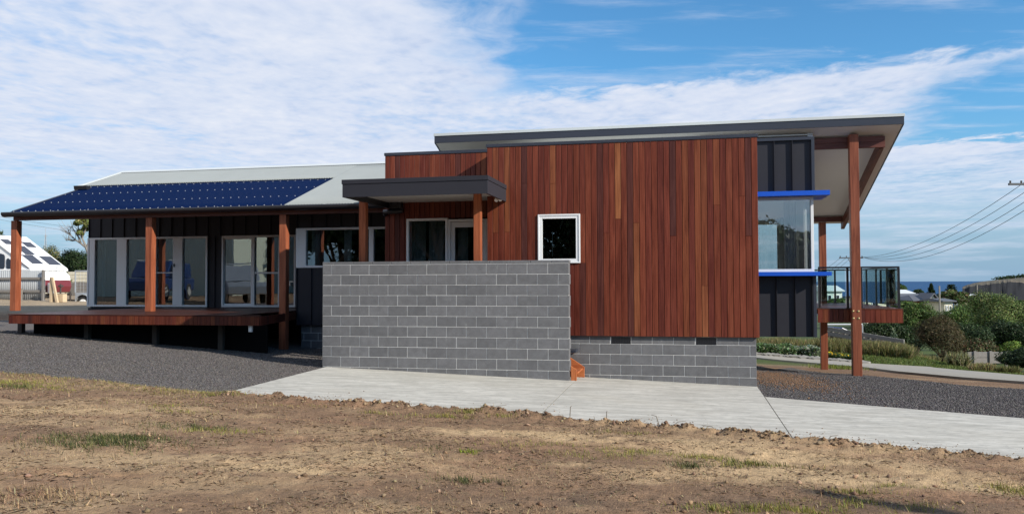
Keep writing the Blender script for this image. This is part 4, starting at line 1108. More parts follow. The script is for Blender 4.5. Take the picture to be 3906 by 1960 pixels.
sb(MB().prism([(uFr, zf), (uFr, zf + .20), (uFr - .80, zf + .20 + .80 * sl_), (uFr - .80, zf + .80 * sl_ - .12), (uFr - .22, zf)], vB_, vB_ + .045, 'y'), 'stringer', 'timber_long', .003)
for k in range(3):
    zz2 = zn + .165 + k * .172
    for j in range(2):
        e0 = uN + .02 - .0 - k * .26 - j * .125; e1 = uFr - .03 - k * .26 - j * .125      # near and far end follow the two stringers
        if k == 0 or True:
            n0 = e0 - .115
            va, vb = (vA_ + .046, vB_ - .001) if k == 0 else (15.2, vB_ - .001)
            f = lambda e_n, e_f, v_: e_n + (e_f - e_n) * (v_ - vA_) / (vB_ - vA_)
            sb(MB().hexa([(f(e0 - .115, e1 - .115, va), va, zz2 - .035), (f(e0, e1, va), va, zz2 - .035), (f(e0, e1, vb), vb, zz2 - .035), (f(e0 - .115, e1 - .115, vb), vb, zz2 - .035)],
                         [(f(e0 - .115, e1 - .115, va), va, zz2), (f(e0, e1, va), va, zz2), (f(e0, e1, vb), vb, zz2), (f(e0 - .115, e1 - .115, vb), vb, zz2)]), 'tread', 'timber_deep', .004, 1.0 - .1 * j)
# dark edge flashing of the porch beside the wall
ud_, zd_ = uz(2200, 1340, 15.6)
part(MB().box(ud_ - 1.2, ud_, 15.45, 15.79, zd_ - .012, zd_ + .035), 'porch_edge', 'dark_fascia', .003)
# ------------------------------------------------------------------ plants
def leaf_mesh(name, C, N, size, cols, rng, aspect=0.5, mat='leaf'):
    """one bent diamond per leaf: centre C, rough facing N"""
    n = len(C); d = rng.normal(size=(n, 3)); d -= (d * N).sum(1, keepdims=True) * N * 0.6
    d /= np.linalg.norm(d, axis=1, keepdims=True) + 1e-9
    s = np.cross(N, d); s /= np.linalg.norm(s, axis=1, keepdims=True) + 1e-9
    L = (size * rng.uniform(0.6, 1.4, n))[:, None]; W = L * aspect
    a = C - d * L * .5; b_ = C + s * W * .5 + N * L * .08; c = C + d * L * .5; e = C - s * W * .5 + N * L * .08
    V = np.stack([a, b_, c, e], 1).reshape(-1, 3); F = np.arange(4 * n).reshape(n, 4)
    return np_mesh(name, V, F, MATS[mat], np.repeat(cols, 4, 0))
def palette(rng, n, base, var=0.35, hue=0.2):
    b_ = np.array(base)[rng.integers(0, len(base), n)]
    return b_ * rng.uniform(1 - var, 1 + var, (n, 1)) * (1 + rng.uniform(-hue, hue, (n, 3)))
def crown(name, centre, radii, n, leaf, base, seed, lobes=14, lobe_r=(.30, .5), flat=0.0, fill=.2, aspect=.5, var=.3):
    rng = np.random.default_rng(seed); centre = np.array(centre, float); radii = np.array(radii, float)
    q = rng.normal(size=(lobes, 3)); q /= np.linalg.norm(q, axis=1, keepdims=True); q[:, 2] = np.where(q[:, 2] < -0.35, -q[:, 2], q[:, 2])
    lc = q * rng.uniform(.45, .8, (lobes, 1)); lr = rng.uniform(*lobe_r, lobes)
    tone = rng.uniform(.7, 1.25, lobes)
    k = rng.integers(0, lobes, n); p = rng.normal(size=(n, 3)); p /= np.linalg.norm(p, axis=1, keepdims=True)
    rr = np.where(rng.random(n) < fill, rng.uniform(.2, .8, n), rng.uniform(.82, 1.08, n))
    pos = lc[k] + p * (lr[k] * rr)[:, None]
    pos += 0.05 * rng.normal(size=(n, 3))
    N = p + rng.normal(size=(n, 3)) * .45 + np.array([0, 0, .3]); N /= np.linalg.norm(N, axis=1, keepdims=True)
    C = centre + pos * radii
    cols = palette(rng, n, base, var) * tone[k][:, None]
    return leaf_mesh(name, C, N, leaf, cols, rng, aspect)
def plant(name, label, cat, X, Y, radii, n, leaf, base, seed, z0=None, lift=0.75, group=None, mat_bark='bark', trunk_r=None, parts=('crown', 'trunk'), **kw):
    z = Gz(X, Y) if z0 is None else z0
    r = empty(name, (X, Y, z)); tag(r, label, cat, group)
    cz = radii[2] * lift
    link(parts[0], crown(parts[0], (0, 0, cz), radii, n, leaf, base, seed, **kw), r)
    tr_ = trunk_r or max(.03, radii[0] * .05); mb = MB(); q = random.Random(seed)
    mb.tube([(0, 0, -.2), (q.uniform(-.1, .1) * radii[0], 0, cz * .5), (q.uniform(-.2, .2) * radii[0], q.uniform(-.2, .2) * radii[1], cz)], tr_, 8, r1=tr_ * .5)
    for k in range(5):
        a = k * 1.256 + q.uniform(-.4, .4)
        mb.tube([(0, 0, cz * .35), (math.cos(a) * radii[0] * .35, math.sin(a) * radii[1] * .35, cz * .8), (math.cos(a) * radii[0] * .65, math.sin(a) * radii[1] * .65, cz + radii[2] * .25)], tr_ * .6, 6, r1=tr_ * .15)
    mb.build(parts[1], MATS[mat_bark], r)
    return r
def blades(C, h, w_, cols, rng, lean=.5, lean_dir=None):
    n = len(C); a = rng.uniform(0, 2 * np.pi, n); l = rng.uniform(0, lean, n) * h
    t = np.stack([np.cos(a) * l, np.sin(a) * l, h * np.sqrt(np.clip(1 - (l / h) ** 2, .05, 1))], 1)
    if lean_dir is not None: t[:, :2] += np.array(lean_dir) * h[:, None]
    s = rng.uniform(0, 2 * np.pi, n); sd = np.stack([np.cos(s), np.sin(s), np.zeros(n)], 1) * (w_ / 2)[:, None]
    mid = C + t * .55 + np.array([0, 0, 1]) * (h * .08)[:, None]
    V = np.stack([C - sd, C + sd, mid + sd * .7, C + t, mid - sd * .7], 1).reshape(-1, 3); F = np.arange(5 * n).reshape(n, 5)
    return V, F, np.repeat(cols, 5, 0)
def tussock(name, label, cat, X, Y, r, h, n, base, seed, group=None, lean=.75, wid=.012, z=None):
    rng = np.random.default_rng(seed); a = rng.uniform(0, 2 * np.pi, n); q = np.sqrt(rng.random(n))
    C = np.stack([np.cos(a) * q * r[0] * .6, np.sin(a) * q * r[1] * .6, np.zeros(n)], 1)
    hh = rng.uniform(.45, 1.1, n) * h; V, F, c = blades(C, hh, np.full(n, wid) * rng.uniform(.7, 1.5, n), palette(rng, n, base), rng, lean)
    z = Gz(X, Y) if z is None else z
    o = empty(name, (X, Y, z)); tag(o, label, cat, group)
    link('blades', np_mesh('blades', V, F, MATS['leaf'], c), o)
    # crown of old leaf bases
    MB().tube([(0, 0, -.05), (0, 0, .03), (0, 0, .06)], r[0] * .35, 8, r1=r[0] * .1).build('base', MATS['bark'], o)
    return o
GREEN = [(0.075, 0.125, 0.028), (0.105, 0.150, 0.038), (0.050, 0.090, 0.022)]
DARKG = [(0.018, 0.036, 0.012), (0.026, 0.048, 0.016), (0.036, 0.058, 0.018)]
PALEG = [(0.15, 0.20, 0.055), (0.115, 0.165, 0.045), (0.20, 0.235, 0.085), (0.07, 0.11, 0.03)]
BROWNG = [(0.105, 0.085, 0.040), (0.075, 0.066, 0.030), (0.135, 0.105, 0.052), (0.055, 0.055, 0.024)]
STRAW = [(0.36, 0.29, 0.15), (0.27, 0.22, 0.10), (0.20, 0.19, 0.075), (0.14, 0.15, 0.05)]
OLIVE = [(0.10, 0.115, 0.035), (0.15, 0.155, 0.055), (0.075, 0.085, 0.03), (0.19, 0.17, 0.075)]

# ------------------------------------------------------------------ right hand side: beyond the path
def gpx(px, Y): p = at(px, 1000, Y); return p.x
def veg(name, label, cat, px, Y, wpx, ytop, n, leaf, base, seed, dep=1.0, group=None, hmin=0.4, **kw):
    """shrub whose width is wpx photograph pixels and whose top reaches row ytop"""
    X = gpx(px, Y); top = at(px, ytop, Y).z; g = Gz(X, Y); h = max(hmin, top - g); rx = wpx / 2 * Y / FPX
    return plant(name, label, cat, X, Y, (rx, rx * dep, h * .56), n, leaf, base, seed, lift=.80, group=group, **kw)
SP = ('foliage', 'stem')
veg('tree', 'large pale green rounded tree at the right edge of the picture', 'tree', 3800, 47, 250, 1108, 42000, .10, PALEG, 101, 1.0, lobes=26, lobe_r=(.22, .40))
veg('shrub', 'dark green dense shrub below the large rounded tree', 'shrub', 3880, 40, 230, 1215, 18000, .10, DARKG, 102, .9, parts=SP, lobes=20)
veg('shrub', 'brown fine-leaved rounded shrub right of the balcony corner', 'shrub', 3582, 36, 205, 1218, 26000, .11, BROWNG, 103, .9, parts=SP, aspect=.16, lobes=18)
veg('shrub', 'mid green leafy hedge shrub directly behind the balcony corner', 'shrub', 3490, 44, 185, 1158, 30000, .10, GREEN, 104, .8, parts=SP, lobes=22, lobe_r=(.22, .4))
veg('shrub', 'mid green hedge shrub between the brown shrub and the large tree', 'shrub', 3670, 56, 230, 1166, 22000, .12, GREEN, 105, .8, parts=SP, lobes=22, lobe_r=(.22, .4))
veg('shrub', 'very dark hedge under the balcony behind the low timber fence', 'shrub', 3370, 42, 250, 1222, 16000, .11, DARKG, 106, .6, parts=SP, lobes=20)
veg('shrub', 'dark shrub in the gap right of the brown shrub', 'shrub', 3690, 40, 190, 1236, 14000, .10, DARKG, 107, .8, parts=SP)
veg('shrub', 'leafy plant with reddish leaves beside the low wall at right', 'shrub', 3730, 35, 130, 1296, 5000, .09, [(.07, .085, .03), (.14, .075, .04), (.10, .12, .05)], 108, .7, parts=SP)
veg('shrub', 'bright yellow-green shrub near the right edge', 'shrub', 3850, 35, 120, 1308, 6000, .08, [(.13, .19, .03), (.10, .16, .028)], 109, .7, parts=SP)
veg('shrub', 'near black shaded shrub mound at the right edge of the lawn', 'shrub', 3900, 29, 200, 1330, 16000, .07, DARKG, 110, .8, parts=SP, lobes=18)
veg('shrub', 'small grey-green shrub behind the low timber fence', 'shrub', 3408, 36, 44, 1262, 900, .10, [(.15, .19, .11), (.10, .14, .08)], 111, .8, parts=SP)
for k, (px, Y, rpx, hp, n, base, lab) in enumerate([
        (3650, 29.5, 60, 58, 900, [(.26, .25, .12), (.12, .13, .05), (.09, .10, .035), (.36, .34, .20)], 'large flax clump with pale arching blades beside the lawn'),
        (3740, 27.0, 80, 34, 1000, STRAW, 'low mound of dry grass on the lawn edge'),
        (3835, 25.6, 70, 30, 900, OLIVE, 'low green grass mound at the far right of the lawn')]):
    h = hp * Y / FPX
    tussock('grass_clump', lab, 'grass clump', gpx(px, Y), Y, (rpx * Y / FPX, rpx * .6 * Y / FPX), h, n, base, 200 + k, lean=.8, wid=.02)
# bank of uncut grass behind the lawn and under the balcony
rng = np.random.default_rng(31)
def grass_bank(name, label, pts, n, h, base, seed, lean=.7, wid=.012):
    rg = np.random.default_rng(seed); P = []
    for (x0, y0, x1, y1, wd, share) in pts:
        a = np.array(hit(x0, y0)); b_ = np.array(hit(x1, y1)); m = int(n * share); q = rg.random(m)[:, None]
        dirv = (b_ - a) / np.linalg.norm(b_ - a); nv = np.array([-dirv[1], dirv[0]]); nv = nv if nv[1] > 0 else -nv
        c = a + (b_ - a) * q + nv * (rg.random(m)[:, None] * wd); P.append(c)
    P = np.concatenate(P); dn = fbm(P[:, 0] * .8, P[:, 1] * .8, 3, seed); keep = rg.random(len(P)) < ss(.2, .6, dn); P = P[keep]; dn = dn[keep]
    C = np.column_stack([P, G(P[:, 0], P[:, 1]) - .03]); m = len(C)
    hh = rg.uniform(.5, 1.1, m) * h * (.5 + dn); V, F, c = blades(C, hh, np.full(m, wid) * rg.uniform(.7, 1.4, m), palette(rg, m, base), rg, lean)
    o = link(name, np_mesh(name, V, F, MATS['leaf'], c)); tag(o, label, 'grass', kind='stuff'); return o
grass_bank('tall_grass', 'uncut olive and straw coloured grass bank behind lawn and path', [(2870, 1340, 3130, 1338, 4.0, .34), (3130, 1340, 3300, 1350, 3.0, .26), (3290, 1352, 3480, 1368, 3.0, .25), (3480, 1366, 3640, 1384, 2.0, .15)], 60000, .42, OLIVE + OLIVE + STRAW, 41, wid=.018)
grass_bank('reeds', 'tall pale grass growing in front of the low timber fence', [(3120, 1330, 3300, 1338, 2.0, .5), (3290, 1340, 3520, 1362, 2.0, .5)], 16000, .38, OLIVE + STRAW, 47, wid=.018, lean=.7)
lawn_pts = [hit(*p) for p in L_TOP]; lw = [hit(*p) for p in P_BACK[2:]]
lawn = [ext(lw[-2], lw[-1], 1.0)] + [ext(lawn_pts[1], lawn_pts[0], 1.0)] + lawn_pts + lw
P = []
xs = [p[0] for p in lawn]; ys = [p[1] for p in lawn]
q = np.column_stack([rng.uniform(min(xs), max(xs), 90000), rng.uniform(min(ys), max(ys), 90000)])
q = q[inpoly(lawn, q[:, 0], q[:, 1])][:30000]
C = np.column_stack([q, G(q[:, 0], q[:, 1]) - .03])
hh = rng.uniform(.05, .10, len(C)); V, F, c = blades(C, hh, np.full(len(C), .02), palette(rng, len(C), [(.10, .14, .03), (.075, .11, .024), (.13, .15, .04)], .25), rng, .5)
tag(link('lawn', np_mesh('lawn', V, F, MATS['leaf'], c)), 'short mown green lawn along the path', 'grass', kind='stuff')
# flower bed along the path
bed = empty('flower_bed', (*hit(3000, 1350), Gz(*hit(3000, 1350)))); tag(bed, 'low green flower bed with stone edging along the path', 'flower bed')
bx0, by0 = hit(3000, 1350); bz0 = Gz(bx0, by0)
def low_plants(px0, py0, px1, py1, wd, n, h, base, seed, leaf):
    rg = np.random.default_rng(seed); a = np.array(hit(px0, py0)); b_ = np.array(hit(px1, py1)); q = rg.random(n)[:, None]
    P = a + (b_ - a) * q + np.array([0, 1.0]) * rg.random(n)[:, None] * wd; hgt = h * (.4 + .9 * fbm(P[:, 0] * 1.6, P[:, 1] * 1.6, 3, seed))
    Z = G(P[:, 0], P[:, 1]) + rg.random(n) ** .6 * hgt
    N = rg.normal(size=(n, 3)) * .6 + np.array([0, -.2, 1]); N /= np.linalg.norm(N, axis=1, keepdims=True)
    return leaf_mesh('foliage', np.column_stack([P - np.array([bx0, by0]), Z - bz0]), N, leaf, palette(rg, n, base, .35), rg, .6)
link('foliage', low_plants(2860, 1352, 3040, 1360, 1.3, 6500, .34, [(.08, .14, .045), (.06, .11, .03), (.20, .24, .13)], 51, .09), bed)
link('foliage', low_plants(3040, 1356, 3135, 1366, 1.2, 3000, .36, [(.20, .24, .14), (.10, .16, .06), (.34, .36, .28)], 52, .10), bed)
link('foliage', low_plants(3150, 1366, 3300, 1386, .7, 3000, .24, [(.06, .10, .03), (.09, .12, .03)], 53, .07), bed)
fl = low_plants(3155, 1366, 3245, 1378, .5, 70, .26, [(.70, .50, .01), (.75, .42, .01)], 54, .075); fl.name = 'yellow_flowers'; o = link('yellow_flowers', fl, bed); o['kind'] = 'stuff'
rg = random.Random(5)
for k in range(26):
    t_ = k / 25; px, py = 2880 + 420 * t_, 1353 + 34 * t_ ; X, Y = hit(px, py); s = rg.uniform(.10, .17)
    bm = bmesh.new(); bmesh.ops.create_icosphere(bm, subdivisions=1, radius=1)
    for v in bm.verts: v.co = Vector((v.co.x * s * 1.6, v.co.y * s, v.co.z * s * .6)) * rg.uniform(.8, 1.15)
    me = bpy.data.meshes.new('edging_stone'); bm.to_mesh(me); bm.free(); me.materials.append(MATS['stone_edge'])
    link('edging_stone', me, bed, loc=(X - bx0, Y - by0, Gz(X, Y) + .04 - bz0))
# sparse green weeds at the balcony post
wp = np.array(hit(3190, 1402)); n = 700
P = wp + rng.normal(size=(n, 2)) * np.array([.35, .5]); C = np.column_stack([P, G(P[:, 0], P[:, 1]) - .02])
V, F, c = blades(C, rng.uniform(.05, .16, n), np.full(n, .012), palette(rng, n, [(.16, .20, .03), (.12, .15, .03)]), rng, .6)
tag(link('weeds', np_mesh('weeds', V, F, MATS['leaf'], c)), 'small bright weeds on the soil between the balcony posts', 'weeds', kind='stuff')

# low timber fence stepping down the slope
fA, fB = (gpx(3150, 36), 36), (gpx(3440, 33), 33)
tA, tB = at(3150, 1243, 36).z, at(3440, 1292, 33).z
lf = empty('timber_fence', (*fA, Gz(*fA))); tag(lf, 'low weathered timber fence sloping down beneath the balcony', 'fence')
for k in range(13):
    t_ = k / 12; X = fA[0] + (fB[0] - fA[0]) * t_; Y = fA[1] + (fB[1] - fA[1]) * t_; z = tA + (tB - tA) * t_
    MB().box(-.04, .04, -.03, .03, z - .42 - Gz(*fA), z - .02 - Gz(*fA)).build('fence_post', MATS['weathered_wood'], lf, .004, (X - fA[0], Y - fA[1], 0))
nq = 16
for k in range(nq):
    t_ = (k + .5) / nq; X = fA[0] + (fB[0] - fA[0]) * t_; Y = fA[1] + (fB[1] - fA[1]) * t_ + .08; z = tA + (tB - tA) * t_ - .2; wq = math.hypot(fB[0] - fA[0], fB[1] - fA[1]) / nq
    MB().box(-wq * .49, wq * .49, -.012, .012, Gz(X, Y) - .1 - Gz(*fA), z - Gz(*fA)).build('shadow_panel', MATS['stump_wood'], lf, 0, (X - fA[0], Y - fA[1], 0))  # dark boards added to stand in for the shadow below the pale rails
for dz in (-.03, -.24):
    mb = MB(); dX, dY = fB[0] - fA[0], fB[1] - fA[1]; nrm = Vector((-dY, dX, 0)).normalized() * .03; off_ = Vector((0, -.075, 0)); z0 = tA - Gz(*fA) + dz; z1 = tB - Gz(*fA) + dz
    mb.hexa([Vector((0, 0, z0 - .16)) - nrm + off_, Vector((dX, dY, z1 - .16)) - nrm + off_, Vector((dX, dY, z1 - .16)) + nrm + off_, Vector((0, 0, z0 - .16)) + nrm + off_],
            [Vector((0, 0, z0)) - nrm + off_, Vector((dX, dY, z1)) - nrm + off_, Vector((dX, dY, z1)) + nrm + off_, Vector((0, 0, z0)) + nrm + off_])
    mb.build('rail', MATS['weathered_wood'], lf)
# galvanised gate frame behind the fence
gp0 = at(3290, 1275, 37); gate = empty('steel_frame', (gp0.x, 37, Gz(gp0.x, 37))); tag(gate, 'thin galvanised pipe frame behind the low timber fence', 'frame')
zt = at(3290, 1237, 37).z - Gz(gp0.x, 37); xl = gpx(3150, 37) - gp0.x
MB().tube([(0, 0, 0), (0, 0, zt)], .03).build('upright', MATS['galv'], gate); MB().tube([(xl, 0, 0), (xl, 0, zt)], .03).build('upright', MATS['galv'], gate)
MB().tube([(xl, 0, zt), (0, 0, zt)], .03).build('top_pipe', MATS['galv'], gate)
MB().tube([(xl, -.1, zt - .1), (xl * .6, -.1, zt - .16), (xl * .25, -.1, zt - .42), (0.1, -.1, zt - .62)], .035).build('blue_pipe', MATS['navy_paint'], gate)
# low sleeper wall behind the flax
wp0 = at(3690, 1338, 31); wp1 = at(3860, 1350, 31); sw = empty('sleeper_wall', (wp0.x, 31, Gz(wp0.x, 31))); tag(sw, 'low dark timber sleeper wall right of the flax clump', 'wall')
for k in range(2): MB().box(0, wp1.x - wp0.x, -.04, .04, wp0.z - .25 - .22 * k - Gz(wp0.x, 31), wp0.z - .04 - .22 * k - Gz(wp0.x, 31)).build('sleeper', MATS['weathered_wood'], sw, .01)
for q_ in (.15, .5, .85): MB().box((wp1.x - wp0.x) * q_ - .05, (wp1.x - wp0.x) * q_ + .05, -.09, -.041, wp0.z - .8 - Gz(wp0.x, 31), wp0.z - Gz(wp0.x, 31)).build('fence_post', MATS['weathered_wood'], sw)

# ------------------------------------------------------------------ town, headland and sea
def cottage(name, label, px0, px1, y_eave, y_ridge, y_base, Y, deep, wall_m, roof_m, hip=0.0, windows=(), chimney=False, gable=None):
    a, b_ = at(px0, y_eave, Y), at(px1, y_eave, Y); W = b_.x - a.x; zb = at(px0, y_base, Y).z - 3.0; ze = a.z; zr = at(px0, y_ridge, Y).z
    r = empty(name, (a.x, Y, zb)); tag(r, label, 'house', 'houses in the town below')
    he, hr = ze - zb, zr - zb; ov = .4
    MB().box(0, W, 0, deep, 0, he).build('wall', MATS[wall_m], r)
    h_ = hip * W; mb = MB()
    mb.quad((-ov, -ov, he), (W + ov, -ov, he), (W - h_ + (ov if not hip else 0), deep / 2, hr), (h_ - (ov if not hip else 0), deep / 2, hr))
    mb.quad((W + ov, deep + ov, he), (-ov, deep + ov, he), (h_ - (ov if not hip else 0), deep / 2, hr), (W - h_ + (ov if not hip else 0), deep / 2, hr))
    mb.quad((-ov, -ov, he), (h_ - (ov if not hip else 0), deep / 2, hr), (-ov, deep + ov, he)).quad((W + ov, -ov, he), (W + ov, deep + ov, he), (W - h_ + (ov if not hip else 0), deep / 2, hr))
    o = mb.build('roof', MATS[roof_m], r); s = o.modifiers.new('s', 'SOLIDIFY'); s.thickness = .15
    for (q0, q1, z0, z1) in windows:
        wn = MB().box(W * q0, W * q1, -.06, .02, he - z1, he - z0).build('window', MATS['white_frame'], r)
        MB().box(W * q0 + .12, W * q1 - .12, -.075, -.061, he - z1 + .12, he - z0 - .12).build('pane', MATS['dark_glass'], wn)
    if chimney: MB().box(W * .3, W * .3 + .8, deep * .4, deep * .4 + .8, hr - 1.0, hr + .9).build('chimney', MATS['red_brick'], r)
    if gable:
        q0, q1, zz_ = gable
        MB().prism([(W * q0, he + .02), (W * q1, he + .02), (W * (q0 + q1) / 2, he + zz_)], -ov - .25, deep * .4, 'y').build('gable', MATS['cream_wall'], r)
        mb = MB(); xm = W * (q0 + q1) / 2
        mb.quad((W * q0 - .5, -ov - .6, he - .12), (xm, -ov - .6, he + zz_ + .2), (xm, deep * .42, he + zz_ + .2), (W * q0 - .5, deep * .42, he - .12))
        mb.quad((W * q1 + .5, -ov - .6, he - .12), (xm, -ov - .6, he + zz_ + .2), (xm, deep * .42, he + zz_ + .2), (W * q1 + .5, deep * .42, he - .12))
        o = mb.build('gable_roof', MATS[roof_m], r); s = o.modifiers.new('s', 'SOLIDIFY'); s.thickness = .12
    return r
cottage('cottage', 'white gabled house with pale roof seen through the balcony glass', 3150, 3212, 1112, 1092, 1140, 150, 7, 'white_wall', 'light_roof', windows=[(.1, .35, .6, 2.0), (.6, .85, .6, 2.2)])
cottage('cottage', 'long low house with white metal roof right of the balcony rail', 3330, 3484, 1121, 1108, 1136, 190, 9, 'white_wall', 'light_roof', windows=[(.15, .25, .5, 1.8), (.4, .5, .5, 1.8), (.7, .8, .5, 1.8)])
cottage('cottage', 'low cream building seen through the side balcony glass', 3300, 3382, 1134, 1129, 1156, 120, 7, 'cream_wall', 'slate_roof', windows=[(.3, .5, .5, 1.4)])
cottage('cottage', 'dark grey shed-like house behind the hedge right of the balcony', 3432, 3548, 1132, 1121, 1150, 150, 8, 'slate_roof', 'slate_roof', windows=[(.3, .34, .2, 2.2), (.62, .66, .2, 2.2)])
cottage('cottage', 'red brick house with dark hipped roof and cream gable', 3488, 3606, 1149, 1131, 1170, 125, 8, 'red_brick', 'slate_roof', hip=.22, windows=[(.70, .84, .6, 1.9)], gable=(.38, .66, 1.0))
cottage('cottage', 'small cream house front right of the red brick house', 3602, 3634, 1151, 1143, 1172, 118, 6, 'cream_wall', 'slate_roof', windows=[(.15, .4, .5, 1.7), (.55, .85, .5, 1.7)])
cottage('cottage', 'small pale roofed house beside the far pole near the cliff', 3690, 3735, 1127, 1121, 1140, 260, 8, 'white_wall', 'light_roof')
def veg2(name, label, px, Y, wpx, ytop, ybot, n, leaf, base, seed, **kw):
    X = gpx(px, Y); zt = at(px, ytop, Y).z; zb = at(px, ybot, Y).z; rx = wpx / 2 * Y / FPX
    return plant(name, label, 'tree', X, Y, (rx, rx * .8, (zt - zb) * .55), n, leaf, base, seed, z0=zb, lift=.85, **kw)
veg2('tree', 'broad olive brown tree behind the red brick house', 3640, 150, 125, 1112, 1168, 5000, .7, BROWNG + GREEN, 301, lobes=18)
veg2('tree', 'small dark tree above the white roofed house at the rail corner', 3420, 210, 70, 1086, 1112, 1500, .9, DARKG, 302)
veg2('tree', 'small bright green tree right of the balcony rail corner', 3438, 205, 36, 1092, 1112, 900, .8, GREEN, 303)
veg2('tree', 'dark low tree clump between the white roof and the pine', 3500, 220, 40, 1107, 1122, 900, .8, DARKG, 304)
veg2('tree', 'grey green tree clump below the headland', 3690, 170, 70, 1132, 1175, 1800, .7, GREEN + BROWNG, 305)
veg2('tree', 'green shrubby trees at the foot of the white gabled house', 3200, 135, 90, 1140, 1168, 1800, .5, GREEN, 306)
veg2('tree', 'olive tree clump behind the side balcony glass', 3330, 180, 60, 1110, 1135, 1200, .7, OLIVE, 307)
veg2('tree', 'low green trees between the red brick house and the big tree', 3700, 100, 110, 1158, 1195, 2600, .45, GREEN + OLIVE, 308)
veg2('tree', 'low hedge trees in front of the dark grey house', 3455, 95, 120, 1152, 1195, 3200, .42, GREEN, 309)
veg2('tree', 'distant dark trees right of the big tree at picture edge', 3900, 110, 120, 1150, 1190, 2600, .5, GREEN, 310)
def norfolk(label, px, Y, ytop, ybot, wpx, seed, flat=False):
    X = gpx(px, Y); zt = at(px, ytop, Y).z; zb = at(px, ybot, Y).z - 2; H = zt - zb; R = wpx / 2 * Y / FPX
    r = empty('pine_tree', (X, Y, zb)); tag(r, label, 'tree', 'pines near the shore'); q = np.random.default_rng(seed)
    MB().tube([(0, 0, 0), (0, 0, H * .97)], .35, 8, r1=.08).build('trunk', MATS['bark'], r)
    C = []; N = []; tiers = 7 if not flat else 4
    for k in range(tiers):
        f_ = k / (tiers - 1); z = H * ((.30 + .66 * f_) if not flat else (.5 + .47 * f_)); rr = R * ((1.05 - .9 * f_) if not flat else (1.0 - .35 * f_)) * q.uniform(.8, 1.15)
        for b_ in range(7):
            an = b_ * .898 + k * .5 + q.uniform(-.2, .2); t_ = q.uniform(.12, 1, 46) * rr * q.uniform(.75, 1.1)
            C.append(np.stack([np.cos(an) * t_, np.sin(an) * t_, z + .10 * t_ + q.normal(size=46) * .12], 1))
    C = np.concatenate(C); N = q.normal(size=C.shape) * .5 + np.array([0, 0, 1]); N /= np.linalg.norm(N, axis=1, keepdims=True)
    link('crown', leaf_mesh('crown', C, N, .55, palette(q, len(C), DARKG, .3), q, .45), r)
norfolk('tall layered pine silhouetted against the sea', 3550, 230, 1083, 1128, 50, 401)
norfolk('flat-topped pine against the sea left of the headland', 3626, 240, 1088, 1116, 48, 402, True)

tag(MB().quad((-30000, 430, -27), (40000, 430, -27), (40000, 45000, -27), (-30000, 45000, -27)).build('sea', MATS['sea']), kind='structure')
# headland: cliff face, sloping brow, dark scrub along the skyline
PROF0 = [(3671, 1098, 1094, 1150), (3680, 1099, 1089, 1150), (3694, 1096, 1085, 1152), (3715, 1091, 1079, 1152), (3740, 1088, 1074.5, 1154), (3775, 1084, 1070, 1156), (3810, 1081, 1066.5, 1157), (3845, 1076, 1063, 1158), (3875, 1075, 1060, 1160), (3906, 1079, 1057, 1160), (3960, 1082, 1052, 1162), (4100, 1080, 1046, 1165), (4400, 1075, 1040, 1170), (5200, 1070, 1035, 1180)]
prof = []
for a, b_ in zip(PROF0, PROF0[1:]):
    for k in range(6): prof.append(tuple(a[j] + (b_[j] - a[j]) * k / 6 + (0 if j == 0 else (vnoise(np.array([(a[0] + (b_[0] - a[0]) * k / 6) * .11]), np.array([j * 3.7]), 8)[0] - .5) * (6.5 if j == 1 else 1.0)) for j in range(4)))
rows = []
for px, ye, yt, yb in prof:
    j = lambda s: (vnoise(np.array([px * .05]), np.array([s * 1.0]), 5)[0] - .5) * 4
    foot = at(px, yb, 780 + j(1)); mid1 = at(px, (ye * .55 + yb * .45), 797 + j(2)); edge = at(px, ye, 805 + j(3)); brow = at(px, yt * .6 + ye * .4, 850); top = at(px, yt, 930); back = at(px, yt + 1.5, 1300)
    foot.z = -27.5; rows.append([foot, mid1, edge, brow, top, back])
mb = MB()
for a, b_ in zip(rows, rows[1:]):
    for k in range(5): mb.quad(a[k], b_[k], b_[k + 1], a[k + 1], m=0 if k < 2 else 1)
a = rows[0]
lowp = [Vector((p.x + 6, p.y, -27.5)) for p in a]
for k in range(5): mb.quad(lowp[k], a[k], a[k + 1], lowp[k + 1])
tag(mb.build('headland', [MATS['cliff_rock'], MATS['cliff_top']]), kind='structure')
q = np.random.default_rng(77); C = []
for px in np.linspace(3812, 4300, 60):
    yt = np.interp(px, [p[0] for p in prof], [p[2] for p in prof]); p = at(px, yt, 930); C.append(np.array(p) + q.normal(size=(40, 3)) * np.array([3, 6, .9]) + np.array([0, 0, 1.2 if px > 3830 else 1.0]))
C = np.concatenate(C); N = q.normal(size=C.shape); N /= np.linalg.norm(N, axis=1, keepdims=True)
tag(link('scrub', leaf_mesh('scrub', C, N, 2.0, palette(q, len(C), DARKG, .3), q, .7)), 'dark scrub along the skyline of the headland', 'scrub', kind='stuff')

